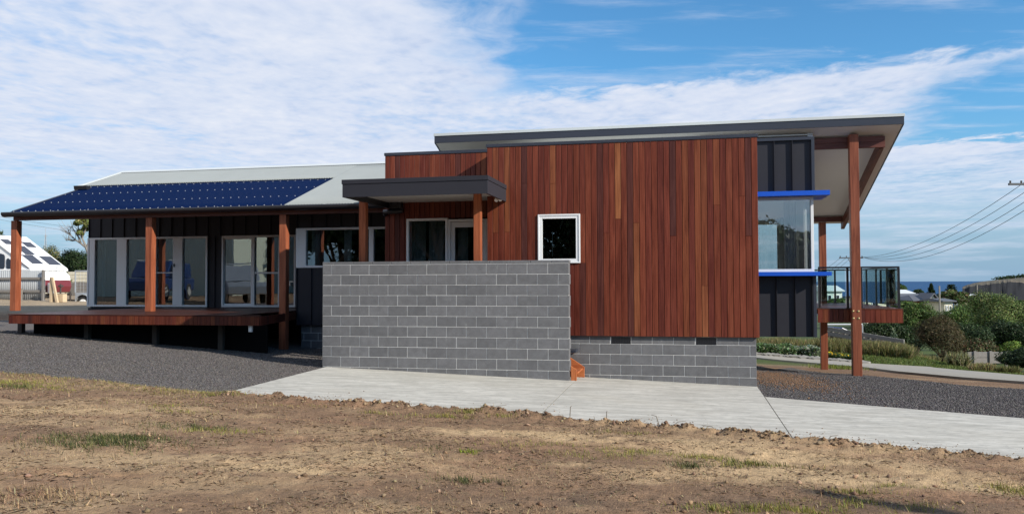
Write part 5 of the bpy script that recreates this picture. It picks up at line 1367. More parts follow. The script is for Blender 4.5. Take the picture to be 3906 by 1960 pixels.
# ------------------------------------------------------------------ poles and wires
def pole(label, px, Y, ytop, r=.13, ybot=None, arm=None, name='power_pole'):
    X = gpx(px, Y); zt = at(px, ytop, Y).z; zb = Gz(X, Y) if ybot is None else at(px, ybot, Y).z
    o = empty(name, (X, Y, zb)); tag(o, label, 'pole')
    MB().tube([(0, 0, -.5), (0, 0, (zt - zb) * .5), (0, 0, zt - zb)], r, 10, r1=r * .7).build('shaft', MATS['pole_wood'], o)
    if arm:
        aw, da = arm
        MB().box(-aw / 2, aw / 2, -.06, .06, zt - zb - da, zt - zb - da + .12).build('crossarm', MATS['wire'], o)
        for q_ in (-.46, -.2, .2, .46):
            MB().tube([(aw * q_, 0, zt - zb - da + .12), (aw * q_, 0, zt - zb - da + .26)], .05, 8).build('insulator', MATS['rust_dark'], o)
        MB().tube([(-.35, -.05, zt - zb - da), (0, -.1, zt - zb - da - .7)], .03, 6).tube([(.35, -.05, zt - zb - da), (0, -.1, zt - zb - da - .7)], .03, 6).build('brace', MATS['wire'], o)
    return o
pole('power pole with crossarm behind the front balcony post', 3247, 84, 980, .15, arm=(2.45, .15))
pole('weathered pole in front of the pine and red brick house', 3581, 100, 1090, .13)
pole('short far pole left of the large rounded tree', 3725, 150, 1087, .14)
pole('power pole just outside the right edge carrying the wires', 3935, 46, 690, .16, arm=(2.4, .25))
def wire(label, p0, p1, sag, r=.016):
    p0, p1 = Vector(p0), Vector(p1); c = (p0 + p1) / 2
    pts = [p0 + (p1 - p0) * (k / 16) - Vector((0, 0, sag * 4 * (k / 16) * (1 - k / 16))) - c for k in range(17)]
    o = MB().tube(pts, r, 5).build('wire', MATS['wire'], None, 0, c); tag(o, label, 'wire', 'overhead wires'); return o
for k, (n_, y1_, x0) in enumerate((('topmost', 693, 3284), ('second highest', 731, 3286), ('third highest', 768, 3288), ('lowest', 800, 3291))):
    wire(f'{n_} of the four overhead wires at the right edge', at(x0, 981, 84), at(3912, y1_, 46), 1.05 + .12 * k)
for k, (x0, x1, y1_) in enumerate(((3204, 3090, 1062), (3226, 3098, 1078), (3244, 3106, 1092))):
    wire(f'{("upper", "middle", "lower")[k]} service wire falling left behind the balcony', at(x0, 985, 84), at(x1, y1_, 78), .1, .018)
wire('upper thin wire under the left end of the verandah roof', at(-60, 815, 90), at(420, 880, 90), .2, .014)
wire('lower thin wire under the left end of the verandah roof', at(-60, 826, 92), at(420, 898, 92), .2, .014)
# ------------------------------------------------------------------ left: yard beyond the verandah
def HX(u, v): return h2w(u, v)
def hroot(name, label, cat, u, v, group=None):
    X, Y = h2w(u, v); o = empty(name, (X, Y, Gz(X, Y)), -ALPHA); tag(o, label, cat, group)
    return o, Vector((-u, -v, -Gz(X, Y)))
# pop-up camper
V0, V1 = 31.4, 33.6
ub_, zb2 = uz(105, 1030, V0); ua_, za_ = uz(-48, 898, V0)
cam_r, CO = hroot('camper_trailer', 'white and red pop-up camper trailer with sloping roof behind the iron fence', 'camper', ub_ - 1.8, 32.5)
def cpart(mb, name, mat, bevel=0, parent=None): return mb.build(name, MATS[mat], parent or cam_r, bevel, CO if parent is None else None)
ul_ = 2 * ua_ - ub_
zbt = zb2 - 1.05
cpart(MB().prism([(ub_ + .1, zb2 - .02), (ub_ + .32, zb2 - .22), (ub_ + .40, zb2 - .46), (ul_ - .1, zb2 - .46), (ul_ - .1, zb2 - .02)], V0, V1, 'y'), 'body', 'van_white', .03)
cpart(MB().prism([(ub_ + .41, zb2 - .47), (ub_ + .46, zb2 - .75), (ub_ + .36, zb2 - 1.02), (ul_ - .1, zb2 - 1.02), (ul_ - .1, zb2 - .47)], V0 + .01, V1 - .01, 'y'), 'lower_body', 'van_red', .03)
cpart(MB().box(ul_ - .15, ub_ + .2, V0 - .05, V1 + .05, zb2 - .02, zb2 + .05), 'rim', 'van_white', .015)
gab = cpart(MB().prism([(ub_ + .02, zb2 + .05), (ua_, za_ - .03), (ul_ - .02, zb2 + .05)], V0 + .02, V0 + .06, 'y'), 'gable', 'van_white')
cpart(MB().prism([(ub_ + .02, zb2 + .05), (ua_, za_ - .03), (ul_ - .02, zb2 + .05)], V1 - .06, V1 - .02, 'y'), 'gable', 'van_white')
def slope_pt(a, v, lift=0.0, side=1):             # a: 0 apex .. 1 eave
    ue = ub_ + .16 if side > 0 else ul_ - .16
    nx_, nz_ = (zb2 - za_), (ue - ua_); L = math.hypot(nx_, nz_); nn = Vector((-(zb2 - za_) * side, 0, abs(ue - ua_))) / L
    return Vector((ua_ + (ue - ua_) * a, v, za_ + (zb2 + .04 - za_) * a)) + nn * lift
for side in (1, -1):
    pr = [slope_pt(0, V0 - .04, 0, side), slope_pt(1, V0 - .04, 0, side), slope_pt(1, V1 + .04, 0, side), slope_pt(0, V1 + .04, 0, side)]
    pt_ = [slope_pt(0, V0 - .04, .06, side), slope_pt(1, V0 - .04, .06, side), slope_pt(1, V1 + .04, .06, side), slope_pt(0, V1 + .04, .06, side)]
    rp = cpart(MB().hexa(pr, pt_), 'roof_panel', 'van_white', .01)
    if side == 1:
        for (a0, a1, f0, f1, nm) in ((.15, .30, .12, .34, 'hatch'), (.20, .36, .62, .88, 'hatch'), (.34, .60, .30, .56, 'solar_panel'), (.62, .88, .16, .46, 'window'), (.64, .90, .60, .94, 'window')):
            q0, q1 = V0 + (V1 - V0) * f0, V0 + (V1 - V0) * f1
            ring = MB().hexa([slope_pt(a0 - .03, q0 - .06, .062), slope_pt(a1 + .03, q0 - .06, .062), slope_pt(a1 + .03, q1 + .06, .062), slope_pt(a0 - .03, q1 + .06, .062)],
                             [slope_pt(a0 - .03, q0 - .06, .085), slope_pt(a1 + .03, q0 - .06, .085), slope_pt(a1 + .03, q1 + .06, .085), slope_pt(a0 - .03, q1 + .06, .085)])
            fo = cpart(ring, nm, 'van_white', .006, rp)
            if nm == nm: MB().hexa([slope_pt(a0, q0, .087), slope_pt(a1, q0, .087), slope_pt(a1, q1, .087), slope_pt(a0, q1, .087)], [slope_pt(a0, q0, .10), slope_pt(a1, q0, .10), slope_pt(a1, q1, .10), slope_pt(a0, q1, .10)]).build('pane', MATS['dark_glass'], rp)
for (x0, x1, y0, y1) in ((-25, 17, 962, 1028), (25, 42, 985, 1026)):
    u0_, zt_2 = uz(x0, y0, V0); u1_, zl_2 = uz(x1, y1, V0); rr = min(.14, (u1_ - u0_) * .35); pf = []
    for (cx_, cz_, a0) in ((u1_ - rr, zl_2 + rr, -90), (u1_ - rr, zt_2 - rr * 1.6, 0), (u0_ + rr, zt_2 - rr, 90), (u0_ + rr, zl_2 + rr, 180)):
        for k in range(4): t_ = math.radians(a0 + 30 * k); pf.append((cx_ + rr * math.cos(t_), cz_ + rr * math.sin(t_)))
    cpart(MB().prism(pf, V0 - .012, V0 + .02, 'y'), 'window', 'dark_glass', .004)
def wheel(parent, c, r, w_, axis_v=True, rim='alloy'):
    c = Vector(c); d_ = Vector((0, w_ / 2, 0))
    tyre = MB()
    tyre.tube([c - d_, c - d_ * .8, c + d_ * .8, c + d_], r, 24).build('wheel', MATS['rubber'], parent, .02)
    ri = MB().tube([c - d_ * 1.06, c - d_ * .7], r * .62, 20)
    for k in range(6):
        t_ = k * math.pi / 3; p = c - d_ * 1.1 + Vector((math.cos(t_), 0, math.sin(t_))) * r * .38
        ri.tube([p, p + Vector((0, -.012, 0))], r * .12, 8)
    ri.build('rim', MATS[rim], parent)
wheel(cam_r, Vector((ua_, V0 + .1, zb2 - 1.05)) + CO, .33, .2)
cpart(MB().box(ub_ + .3, ub_ + 1.5, 32.3, 32.38, zbt - .12, zbt - .02).hexa([(ub_ + .2, 31.8, zbt - .12), (ub_ + 1.5, 32.3, zbt - .12), (ub_ + 1.5, 32.36, zbt - .12), (ub_ + .2, 31.88, zbt - .12)], [(ub_ + .2, 31.8, zbt - .02), (ub_ + 1.5, 32.3, zbt - .02), (ub_ + 1.5, 32.36, zbt - .02), (ub_ + .2, 31.88, zbt - .02)]), 'drawbar', 'rust_dark')
gb = cpart(MB().tube([(ub_ + .72, 32.0, zbt - .02), (ub_ + .72, 32.0, zbt + .02), (ub_ + .72, 32.0, zbt + .38), (ub_ + .72, 32.0, zbt + .46)], .15, 14), 'gas_bottle', 'galv', .03)
cpart(MB().tube([(ub_ + 1.05, 32.2, zbt - .6), (ub_ + 1.05, 32.2, zbt + .42)], .035, 8).box(ub_ + .98, ub_ + 1.12, 32.12, 32.3, zbt + .28, zbt + .36), 'jockey_stand', 'rust_dark')
cpart(MB().tube([(ub_ + 1.0, 32.15, zbt - .55), (ub_ + 1.0, 32.28, zbt - .55)], .13, 14), 'jockey_wheel', 'rubber')

# corrugated iron fence on timber rails
VFc = 29.9
uf0, zf1 = uz(-70, 1033, VFc); uf1, zf0 = uz(172, 1160, VFc)
fe, FO2 = hroot('iron_fence', 'grey corrugated iron fence on weathered timber rails at the far left', 'fence', (uf0 + uf1) / 2, VFc)
n = int((uf1 - uf0) / .076 * 6); us = np.linspace(uf0, uf1, n + 1); wv = .012 * np.cos((us - uf0) / .1 * 2 * math.pi)
gzs = G(*h2w(us, VFc)) + .02
V = np.concatenate([np.stack([us, VFc + wv, gzs], 1), np.stack([us, VFc + wv, np.full_like(us, zf1)], 1)]) + np.array(FO2)
i_ = np.arange(n); F = np.stack([i_, i_ + 1, i_ + n + 2, i_ + n + 1], 1)
o = link('iron_sheet', np_mesh('iron_sheet', V, F, MATS['cream_iron'], smooth=True), fe); s = o.modifiers.new('s', 'SOLIDIFY'); s.thickness = .003
for py in (1062, 1110, 1148):
    z = Zof(100, py, VFc); MB().box(uf0, uf1 + .03, VFc - .075, VFc - .025, z - .05, z + .05).build('rail', MATS['weathered_wood'], fe, .004, FO2)
for px in (-2, 90, 173):
    u = Uof(px, VFc); zg_ = Gz(*h2w(u, VFc)); MB().box(u - .05, u + .05, VFc - .14, VFc - .078, zg_ - .2, (zf1 + .02) if px != 90 else Zof(90, 1100, VFc)).build('fence_post', MATS['weathered_wood'], fe, .005, FO2)
# timber prop: upright with a leaning brace
up, _ = uz(197, 1100, 29.3); zt = Zof(197, 1057, 29.3); zg_ = Gz(*h2w(up, 29.3))
pr_, PO = hroot('timber_prop', 'pale sawn timber upright with leaning brace beside the iron fence', 'post', up, 29.3)
MB().box(up - .06, up + .06, 29.25, 29.33, zg_ - .1, zt).build('upright', MATS['raw_pine'], pr_, .004, PO)
MB().hexa([(up + .30, 29.2, zg_ - .05), (up + .40, 29.2, zg_ - .05), (up + .40, 29.27, zg_ - .05), (up + .30, 29.27, zg_ - .05)], [(up + .04, 29.2, zt), (up + .13, 29.2, zt), (up + .13, 29.27, zt), (up + .04, 29.27, zt)]).build('brace', MATS['raw_pine'], pr_, .004, PO)
MB().box(up + .02, up + .5, 29.36, 29.6, zg_, zg_ + .34).build('crate', MATS['raw_pine'], pr_, .01, PO)
MB().tube([(up + .12, 29.4, zt - .1), (up + .12, 29.4, zt + .42), (up + .2, 29.4, zt + .44)], .018, 6).build('tap_pipe', MATS['galv'], pr_, 0, PO)
# box trailer with mesh cage, partly behind the house
VT2 = 30.6
ut0 = Uof(288, VT2); ut1 = ut0 + 2.4; zc_t = Zof(300, 1031, VT2); ztub1 = Zof(300, 1116, VT2); ztub0 = Zof(300, 1143, VT2)
trl, TO = hroot('box_trailer', 'galvanised box trailer with cage and white wheel half hidden by the house', 'trailer', ut0 + 1.2, VT2 + .7)
def tpart(mb, name, mat, bevel=0): return mb.build(name, MATS[mat], trl, bevel, TO)
tpart(MB().box(ut0, ut1, VT2, VT2 + .03, ztub0, ztub1).box(ut0, ut1, VT2 + 1.4, VT2 + 1.43, ztub0, ztub1).box(ut0, ut0 + .03, VT2 + .03, VT2 + 1.4, ztub0, ztub1).box(ut0, ut1, VT2 + .03, VT2 + 1.4, ztub0, ztub0 + .03), 'tub', 'galv', .004)
for u in np.linspace(ut0, ut1, 4):
    for vv in (VT2, VT2 + 1.4): tpart(MB().box(u - .018, u + .018, vv - .018, vv + .018, ztub1, zc_t), 'cage_post', 'galv')
tpart(MB().box(ut0, ut1, VT2 - .02, VT2 + .02, zc_t - .04, zc_t), 'cage_rail', 'galv'); tpart(MB().box(ut0, ut1, VT2 + 1.38, VT2 + 1.42, zc_t - .04, zc_t), 'cage_rail', 'galv'); tpart(MB().box(ut0 - .02, ut0 + .02, VT2 + .02, VT2 + 1.38, zc_t - .04, zc_t), 'cage_rail', 'galv')
mb = MB()
for k in range(14):
    u = ut0 + (ut1 - ut0) * (k + .5) / 14; mb.tube([(u, VT2, ztub1), (u, VT2, zc_t)], .004, 4)
for k in range(7):
    z = ztub1 + (zc_t - ztub1) * (k + .5) / 7; mb.tube([(ut0, VT2, z), (ut1, VT2, z)], .004, 4)
o = tpart(mb, 'cage_mesh', 'galv'); o['kind'] = 'stuff'
uw_, zw_ = uz(324, 1157, VT2 - .1); wheel(trl, Vector((uw_, VT2 - .12, zw_)) + TO, .31, .2, rim='white_plastic')
mb = MB()
for k in range(8):
    t0, t1 = math.pi * k / 8, math.pi * (k + 1) / 8; R0 = .38
    mb.hexa([(uw_ + R0 * math.cos(t0), VT2 - .26, zw_ + R0 * math.sin(t0)), (uw_ + R0 * math.cos(t1), VT2 - .26, zw_ + R0 * math.sin(t1)), (uw_ + R0 * math.cos(t1), VT2 - .005, zw_ + R0 * math.sin(t1)), (uw_ + R0 * math.cos(t0), VT2 - .005, zw_ + R0 * math.sin(t0))],
            [(uw_ + R0 * 1.04 * math.cos(t0), VT2 - .26, zw_ + R0 * 1.04 * math.sin(t0)), (uw_ + R0 * 1.04 * math.cos(t1), VT2 - .26, zw_ + R0 * 1.04 * math.sin(t1)), (uw_ + R0 * 1.04 * math.cos(t1), VT2 - .005, zw_ + R0 * 1.04 * math.sin(t1)), (uw_ + R0 * 1.04 * math.cos(t0), VT2 - .005, zw_ + R0 * 1.04 * math.sin(t0))])
tpart(mb, 'mudguard', 'galv')
tpart(MB().box(ut0 - 1.0, ut0, VT2 + .66, VT2 + .76, ztub0 - .1, ztub0).tube([(ut0 - .75, VT2 + .6, zw_ - .3), (ut0 - .75, VT2 + .6, ztub0 + .35)], .035).box(ut0 - .9, ut0 - .6, VT2 + .4, VT2 + .75, ztub0 - .35, ztub0 - .12), 'drawbar', 'rust_dark')
ux, zx = uz(278, 1153, VT2); MB().tube([(ux, VT2 + .3, zx - .1), (ux, VT2 + .3, zx + .12)], .12, 12).build('water_drum', MATS['yellow_plastic'], trl, .02, TO)
# paling fence and pale wall behind
VPf = 38.0
u0_, z1_ = uz(240, 1036, VPf); u1_ = Uof(345, VPf); zg_ = Gz(*h2w(u0_, VPf))
wl_, WO = hroot('garden_wall', 'pale cream block garden wall behind the trailer', 'wall', (u0_ + u1_) / 2, VPf)
MB().box(u0_ - 3, u1_ + 3, VPf + .02, VPf + .16, zg_ - .3, z1_ - .01).build('mortar', MATS['mortar'], wl_, 0, WO)
for r in range(9):
    for k in range(22):
        o = link('block', bar_mesh('garden_block', .39, .05, .17, 'cream_wall', .006), wl_); o.location = Vector((u0_ - 3 + k * .4 + (.2 if r % 2 else 0), VPf - .02, z1_ - .19 - r * .185)) + WO
VPf = 35.5; zt2 = Zof(300, 1077, VPf); pf_, PO2 = hroot('paling_fence', 'short weathered paling fence behind the trailer wheel', 'fence', Uof(300, VPf), VPf)
u = Uof(262, VPf)
for k in range(22):
    gz_ = Gz(*h2w(u, VPf)); o = link('paling', bar_mesh('paling', .095, .02, 1.25, 'weathered_wood', .003), pf_); o.location = Vector((u, VPf, zt2 - 1.25 + rnd.uniform(-.02, .02))) + PO2; u += .1
MB().box(Uof(262, VPf), u, VPf + .022, VPf + .07, zt2 - .35, zt2 - .27).build('rail', MATS['weathered_wood'], pf_, .004, PO2)
# hedge, tree, mast
def vegL(name, label, px, Y, wpx, ytop, n, leaf, base, seed, **kw):
    X = gpx(px, Y); top = at(px, ytop, Y).z; g = Gz(X, Y); h = top - g; rx = wpx / 2 * Y / FPX
    return plant(name, label, 'shrub', X, Y, (rx, rx * .8, h * .56), n, leaf, base, seed, lift=.8, parts=SP, **kw)
vegL('hedge', 'dark green dense hedge left of the house wall behind the trailer', 285, 48, 150, 948, 20000, .10, DARKG, 501, lobes=22)
vegL('hedge', 'olive hedge behind the camper nose', 195, 54, 110, 952, 12000, .10, OLIVE, 502, lobes=18)
vegL('shrub', 'yellow-green shrub in front of the garden wall', 252, 41, 42, 1040, 1200, .12, [(.20, .22, .05), (.12, .16, .04)], 503)
vegL('shrub', 'dark treetop at the far left edge above the camper', -10, 70, 70, 893, 1500, .3, DARKG, 504)
tb = at(352, 1000, 46); tree = empty('bare_tree', (tb.x, 46, Gz(tb.x, 46))); tag(tree, 'leaning tree with bare twigs and tufts of leaf beside the house', 'tree')
tg = Vector((tb.x, 46, Gz(tb.x, 46)))
T = lambda px, py, dy=0: at(px, py, 46 + dy) - tg
mbt = MB(); qr = random.Random(9)
mbt.tube([(0, 0, -.2), T(348, 985), T(330, 945)], .16, 8, r1=.10)
limbs = [[T(330, 945), T(308, 928), T(288, 915), T(268, 895), T(257, 872)], [T(330, 945), T(312, 905), T(300, 880, .4), T(296, 850, .5)], [T(308, 928), T(300, 905), T(284, 880), T(276, 868)],
         [T(288, 915), T(275, 918), T(262, 915), T(254, 918)], [T(268, 895), T(262, 890), T(256, 886)], [T(330, 945), T(345, 910), T(350, 870)], [T(312, 905), T(325, 880), T(335, 850)]]
for L in limbs: mbt.tube(L, .065, 6, r1=.012)
for L in limbs[:6]:
    for p in L[1:]:
        for _ in range(5):
            d_ = Vector((qr.uniform(-.5, .2), qr.uniform(-.3, .3), qr.uniform(-.05, .5))); mbt.tube([p, p + d_ * .5, p + d_ + Vector((0, 0, .1))], .014, 4, r1=.004)
mbt.build('trunk', MATS['grey_bark'], tree)
for k, (px, py, wr) in enumerate(((300, 855, 22), (318, 845, 26), (325, 880, 24), (305, 890, 14), (333, 860, 26))):
    c = T(px, py, .3 * (k % 3 - 1)); rr = wr * 46 / FPX
    link('crown', crown('crown', c, (rr, rr, rr * .75), 700, .12, [(.20, .21, .06), (.13, .15, .045), (.09, .11, .03)], 520 + k, lobes=7), tree)
ms = at(173, 950, 95); mast = empty('radio_mast', (ms.x, 95, at(173, 960, 95).z)); tag(mast, 'thin radio mast rising above the hedge', 'mast')
zm = at(173, 870, 95).z - at(173, 960, 95).z
mb = MB()
for k in range(3):
    a = k * 2.094; mb.tube([(.16 * math.cos(a), .16 * math.sin(a), 0), (.05 * math.cos(a), .05 * math.sin(a), zm * .72)], .028, 5)
for k in range(8): z = zm * .72 * k / 8; r_ = .16 - .11 * k / 8; mb.tube([(r_, 0, z), (-r_ * .5, r_ * .86, z + .1), (-r_ * .5, -r_ * .86, z + .2), (r_, 0, z + .3)], .018, 4)
mb.build('lattice', MATS['galv'], mast); MB().tube([(0, 0, zm * .7), (0, 0, zm)], .03, 5).tube([(-.22, 0, zm * .66), (.25, 0, zm * .66)], .025, 5).build('aerial', MATS['galv'], mast)

# ------------------------------------------------------------------ behind and beside the camera: what the panes mirror
def vehicle(label, u, v, rz, paint, pickup=True, name='pickup_truck'):
    X, Y = h2w(u, v); r = empty(name, (X, Y, Gz(X, Y)), rz); tag(r, label, 'vehicle')
    def vp(mb, nm, mat, bevel=.02, parent=None): return mb.build(nm, MATS[mat], parent or r, bevel)
    Wd = .92
    lowp = [(-2.5, .45), (-2.55, .75), (-2.5, 1.02), (2.35, 1.02), (2.5, .85), (2.52, .45)]
    vp(MB().prism(lowp, -Wd, Wd, 'y'), 'body', paint, .05)
    if pickup: cabp = [(-1.0, 1.03), (-.85, 1.72), (.55, 1.76), (1.25, 1.05)]; canp = [(-2.45, 1.03), (-2.35, 1.70), (-1.05, 1.74), (-1.05, 1.03)]
    else: cabp = [(-2.45, 1.03), (-2.2, 1.80), (.5, 1.82), (1.25, 1.05)]; canp = None
    vp(MB().prism(cabp, -.80, .80, 'y'), 'cabin', paint, .06)
    if canp: vp(MB().prism(canp, -.82, .82, 'y'), 'canopy', paint, .05)
    for s in (-1, 1):
        for (a, b_) in ((-.80, -.15), (-.08, .55)): vp(MB().prism([(a, 1.10), (a + .03, 1.62), (b_, 1.64), (b_ + .18, 1.10)], s * .80, s * .812, 'y'), 'side_window', 'dark_glass', 0)
        if canp: vp(MB().prism([(-2.28, 1.12), (-2.2, 1.6), (-1.2, 1.62), (-1.2, 1.12)], s * .82, s * .832, 'y'), 'side_window', 'dark_glass', 0)
        for x in (-1.6, 1.6):
            vp(MB().tube([(x, s * .74, .38), (x, s * .95, .38)], .38, 24), 'wheel', 'rubber', .02); vp(MB().tube([(x, s * .9, .38), (x, s * .965, .38)], .23, 18), 'rim', 'alloy', .01)
            vp(MB().tube([(x, s * .80, .42), (x, s * .935, .42)], .46, 24), 'wheel_arch', paint, .02)
        vp(MB().box(-2.56, -2.5, s * .60, s * .86, .78, 1.0), 'tail_light', 'van_red', .01)
    vp(MB().box(-2.62, -2.5, -.85, .85, .45, .62), 'bumper', 'rubber', .02)
    rk = MB()
    for x in (-.7, .3): rk.box(x, x + .05, -.75, .75, 1.82, 1.86)
    for y in (-.72, .72): rk.box(-.9, .6, y - .02, y + .02, 1.86, 1.9)
    vp(rk, 'roof_rack', 'galv', 0)
vehicle('silver pickup mirrored in the sliding door glass', -20.2, 9.3, math.radians(35), 'silver_paint')
vehicle('dark blue four wheel drive mirrored in the right door pane', -24.5, 9.0, math.radians(62), 'navy_paint', False, 'station_wagon')
X, Y = h2w(-31, 0); shed = empty('farm_shed', (X, Y, Gz(X, Y)), -ALPHA); tag(shed, 'pale green iron shed mirrored in the verandah door panes', 'shed')
n = 420; us = np.linspace(-12, 5, n + 1); wv = .02 * np.cos(us / .15 * 2 * math.pi); V = np.concatenate([np.stack([us, wv, np.zeros(n + 1)], 1), np.stack([us, wv, np.full(n + 1, 4.2)], 1)])
i_ = np.arange(n); link('wall', np_mesh('wall', V, np.stack([i_, i_ + 1, i_ + n + 2, i_ + n + 1], 1), MATS['shed_iron'], smooth=True), shed)
MB().box(5.03, 5.1, -8, .02, 0, 4.2).build('side_wall', MATS['shed_iron'], shed)
MB().hexa([(-12.3, .4, 4.2), (5.4, .4, 4.2), (5.4, -8, 5.6), (-12.3, -8, 5.6)], [(-12.3, .4, 4.3), (5.4, .4, 4.3), (5.4, -8, 5.7), (-12.3, -8, 5.7)]).build('roof', MATS['pale_metal'], shed)
for k, (u, v, rx, h, lab) in enumerate(((-21.5, -9, 3.6, 9, 'first'), (-14, -13, 5, 9, 'second'), (-5, -20, 6, 9.5, 'third'), (6, -21, 5.5, 5.5, 'fourth'), (16, -24, 6, 5.5, 'fifth'), (26, -22, 5, 5.5, 'sixth'), (36, -26, 6, 6, 'seventh'), (-8, -28, 7.5, 11, 'rearmost'))):
    X, Y = h2w(u, v)
    plant('tree', f'{lab} from the left of the dark trees mirrored in the windows', 'tree', X, Y, (rx, rx * .8, h * .55), 26000, .55, DARKG, 600 + k, lift=.85, lobes=22, fill=.5, group='trees behind the camera')
for k, u in enumerate((-20, -12, -4, 4, 12)):
    X, Y = h2w(u, -16)
    plant('hedge', f'{("first", "second", "third", "fourth", "fifth")[k]} from the left of the low hedges mirrored in the windows', 'hedge', X, Y, (4.6, 2.2, 2.3 if u < 0 else 1.7), 12000, .30, DARKG, 650 + k, lift=.75, lobes=20, fill=.5, group='hedges behind the camera', parts=SP)
# roadside pole to the right of the camera; its shadow crosses the soil
e_ = np.array([2.3, 7.15]); sd = np.array([SUN.x, SUN.y]); sd /= np.linalg.norm(sd); te = math.tan(sun_el)
pb_ = e_ + sd * (7.8 / te)
po = empty('power_pole', (pb_[0], pb_[1], Gz(*pb_))); tag(po, 'roadside pole right of the camera that throws the long shadow', 'pole')
MB().tube([(0, 0, -.5), (0, 0, 4), (0, 0, 8.0)], .17, 12, r1=.12).build('shaft', MATS['pole_wood'], po)

# ------------------------------------------------------------------ soil litter: grass, clods, gravel stones
rng = np.random.default_rng(5)
YG = [(.20, .205, .035), (.15, .165, .03), (.26, .24, .06), (.33, .27, .10)]
DG = [(.055, .070, .022), (.085, .095, .03), (.04, .052, .018), (.16, .15, .06)]
DRY = [(.36, .26, .14), (.28, .19, .10), (.22, .14, .08), (.44, .34, .20), (.15, .095, .06)]
PATCH = [(430, 1690, .55, .26, 2800, .065, DG), (310, 1668, .30, .12, 700, .06, DG), (540, 1680, .25, .14, 600, .06, DG), (720, 1632, .40, .13, 900, .055, DG), (830, 1648, .45, .12, 420, .055, YG), (60, 1466, .55, .25, 1300, .06, YG), (180, 1484, .5, .16, 500, .05, YG), (60, 1480, .3, .15, 400, .07, DG),
         (720, 1498, .5, .14, 500, .05, YG), (640, 1545, .5, .16, 420, .05, YG), (860, 1512, .22, .07, 220, .07, YG), (690, 1575, .4, .12, 300, .05, YG), (1700, 1592, .42, .09, 700, .06, YG), (1790, 1584, .2, .06, 250, .06, YG), (1915, 1594, .28, .07, 250, .05, YG), (1440, 1578, .2, .06, 150, .06, YG), (1100, 1550, .6, .1, 300, .04, YG),
         (2080, 1700, .6, .16, 520, .05, YG), (2290, 1735, .6, .15, 600, .05, YG), (1785, 1728, .09, .05, 170, .06, [(.22, .26, .03)]), (2430, 1722, .35, .12, 380, .05, YG), (2690, 1742, .35, .1, 420, .06, YG), (2860, 1770, .42, .1, 800, .065, DG + YG), (2625, 1780, .16, .07, 240, .07, DG), (1810, 1838, .32, .09, 620, .06, DG),
         (2780, 1950, .3, .07, 500, .06, YG), (3050, 1950, .5, .08, 700, .06, YG), (3350, 1935, .5, .1, 600, .06, YG), (3450, 1860, .3, .07, 300, .05, YG), (3850, 1868, .3, .12, 500, .06, YG), (3250, 1880, .3, .05, 250, .06, YG), (2390, 1655, .35, .06, 220, .05, YG), (1600, 1715, .3, .1, 160, .05, DG), (200, 1880, .4, .12, 300, .06, DRY), (110, 1900, .3, .1, 260, .05, DRY)]
A, B_, K = [], [], []
for (px, py, rx, ry, n, h, base) in PATCH:
    X0, Y0 = hit(px, py); P = np.column_stack([X0 + rng.normal(size=n) * rx * .6, Y0 + rng.normal(size=n) * ry * .75])
    keep = rng.random(n) < ss(.25, .6, fbm(P[:, 0] * 7, P[:, 1] * 7, 3, 7)) ; P = P[keep]; P = P[front_y(P[:, 0]) - P[:, 1] > .05]
    A.append(P); B_.append(rng.uniform(.35, 1.1, len(P)) * h); K.append(palette(rng, len(P), base, .3, .12))
n = 420000; P = np.column_stack([rng.uniform(-9.5, 9.5, n), 4.0 + 9.4 * rng.random(n) ** 1.3])
dn = fbm(P[:, 0] * 1.2, P[:, 1] * 2.2, 4, 13); dd = front_y(P[:, 0]) - P[:, 1]
P = P[(dd > .04) & (rng.random(n) < ss(.38, .72, dn) * .5 + .03)]
hh = rng.uniform(.008, .034, len(P)) * (1 + 1.2 * (rng.random(len(P)) < .06)); 
A.append(P); B_.append(hh); K.append(palette(rng, len(P), DRY, .35, .12))
# a strip of dry grass where the soil meets the gravel
n = 14000; X = rng.uniform(-14, XC, n); P = np.column_stack([X, front_y(X) - np.abs(rng.normal(size=n)) * .45 + .06]); P = P[rng.random(n) < ss(.3, .6, fbm(P[:, 0] * 2, P[:, 1] * 4, 3, 23))]
A.append(P); B_.append(rng.uniform(.015, .05, len(P))); K.append(palette(rng, len(P), DRY + YG, .35, .12))
n = 170000; P = np.column_stack([rng.uniform(-9, 9.2, n), 4.2 + 8.8 * rng.random(n) ** 1.3]); dd = front_y(P[:, 0]) - P[:, 1]
P = P[(dd > .03) & (rng.random(n) < .08 + .5 * ss(.42, .66, fbm(P[:, 0] * 1.6, P[:, 1] * 3.0, 4, 43)))]
FLAT = (P, rng.uniform(.02, .075, len(P)), palette(rng, len(P), [(.25, .17, .105), (.17, .115, .075), (.34, .25, .155), (.13, .088, .06), (.42, .33, .21)], .3, .1))
P = np.concatenate(A); hh = np.concatenate(B_); cc = np.concatenate(K)
C = np.column_stack([P, gtop(P[:, 0], P[:, 1]) - .004])
V, F, c = blades(C, hh, np.clip(hh * .10, .003, .008), cc, rng, .85, (-.15, .05))
n = len(FLAT[0]); a_ = rng.uniform(0, 6.28, n); L_ = FLAT[1]; dxy = np.stack([np.cos(a_), np.sin(a_)], 1); sxy = np.stack([-dxy[:, 1], dxy[:, 0]], 1) * .0028
Pm = FLAT[0] + dxy * L_[:, None] * .5; Pe = FLAT[0] + dxy * L_[:, None]; up1 = rng.uniform(.002, .009, n); up2 = rng.uniform(.0, .008, n)
z0, z1, z2 = gtop(FLAT[0][:, 0], FLAT[0][:, 1]), gtop(Pm[:, 0], Pm[:, 1]) + up1, gtop(Pe[:, 0], Pe[:, 1]) + up2
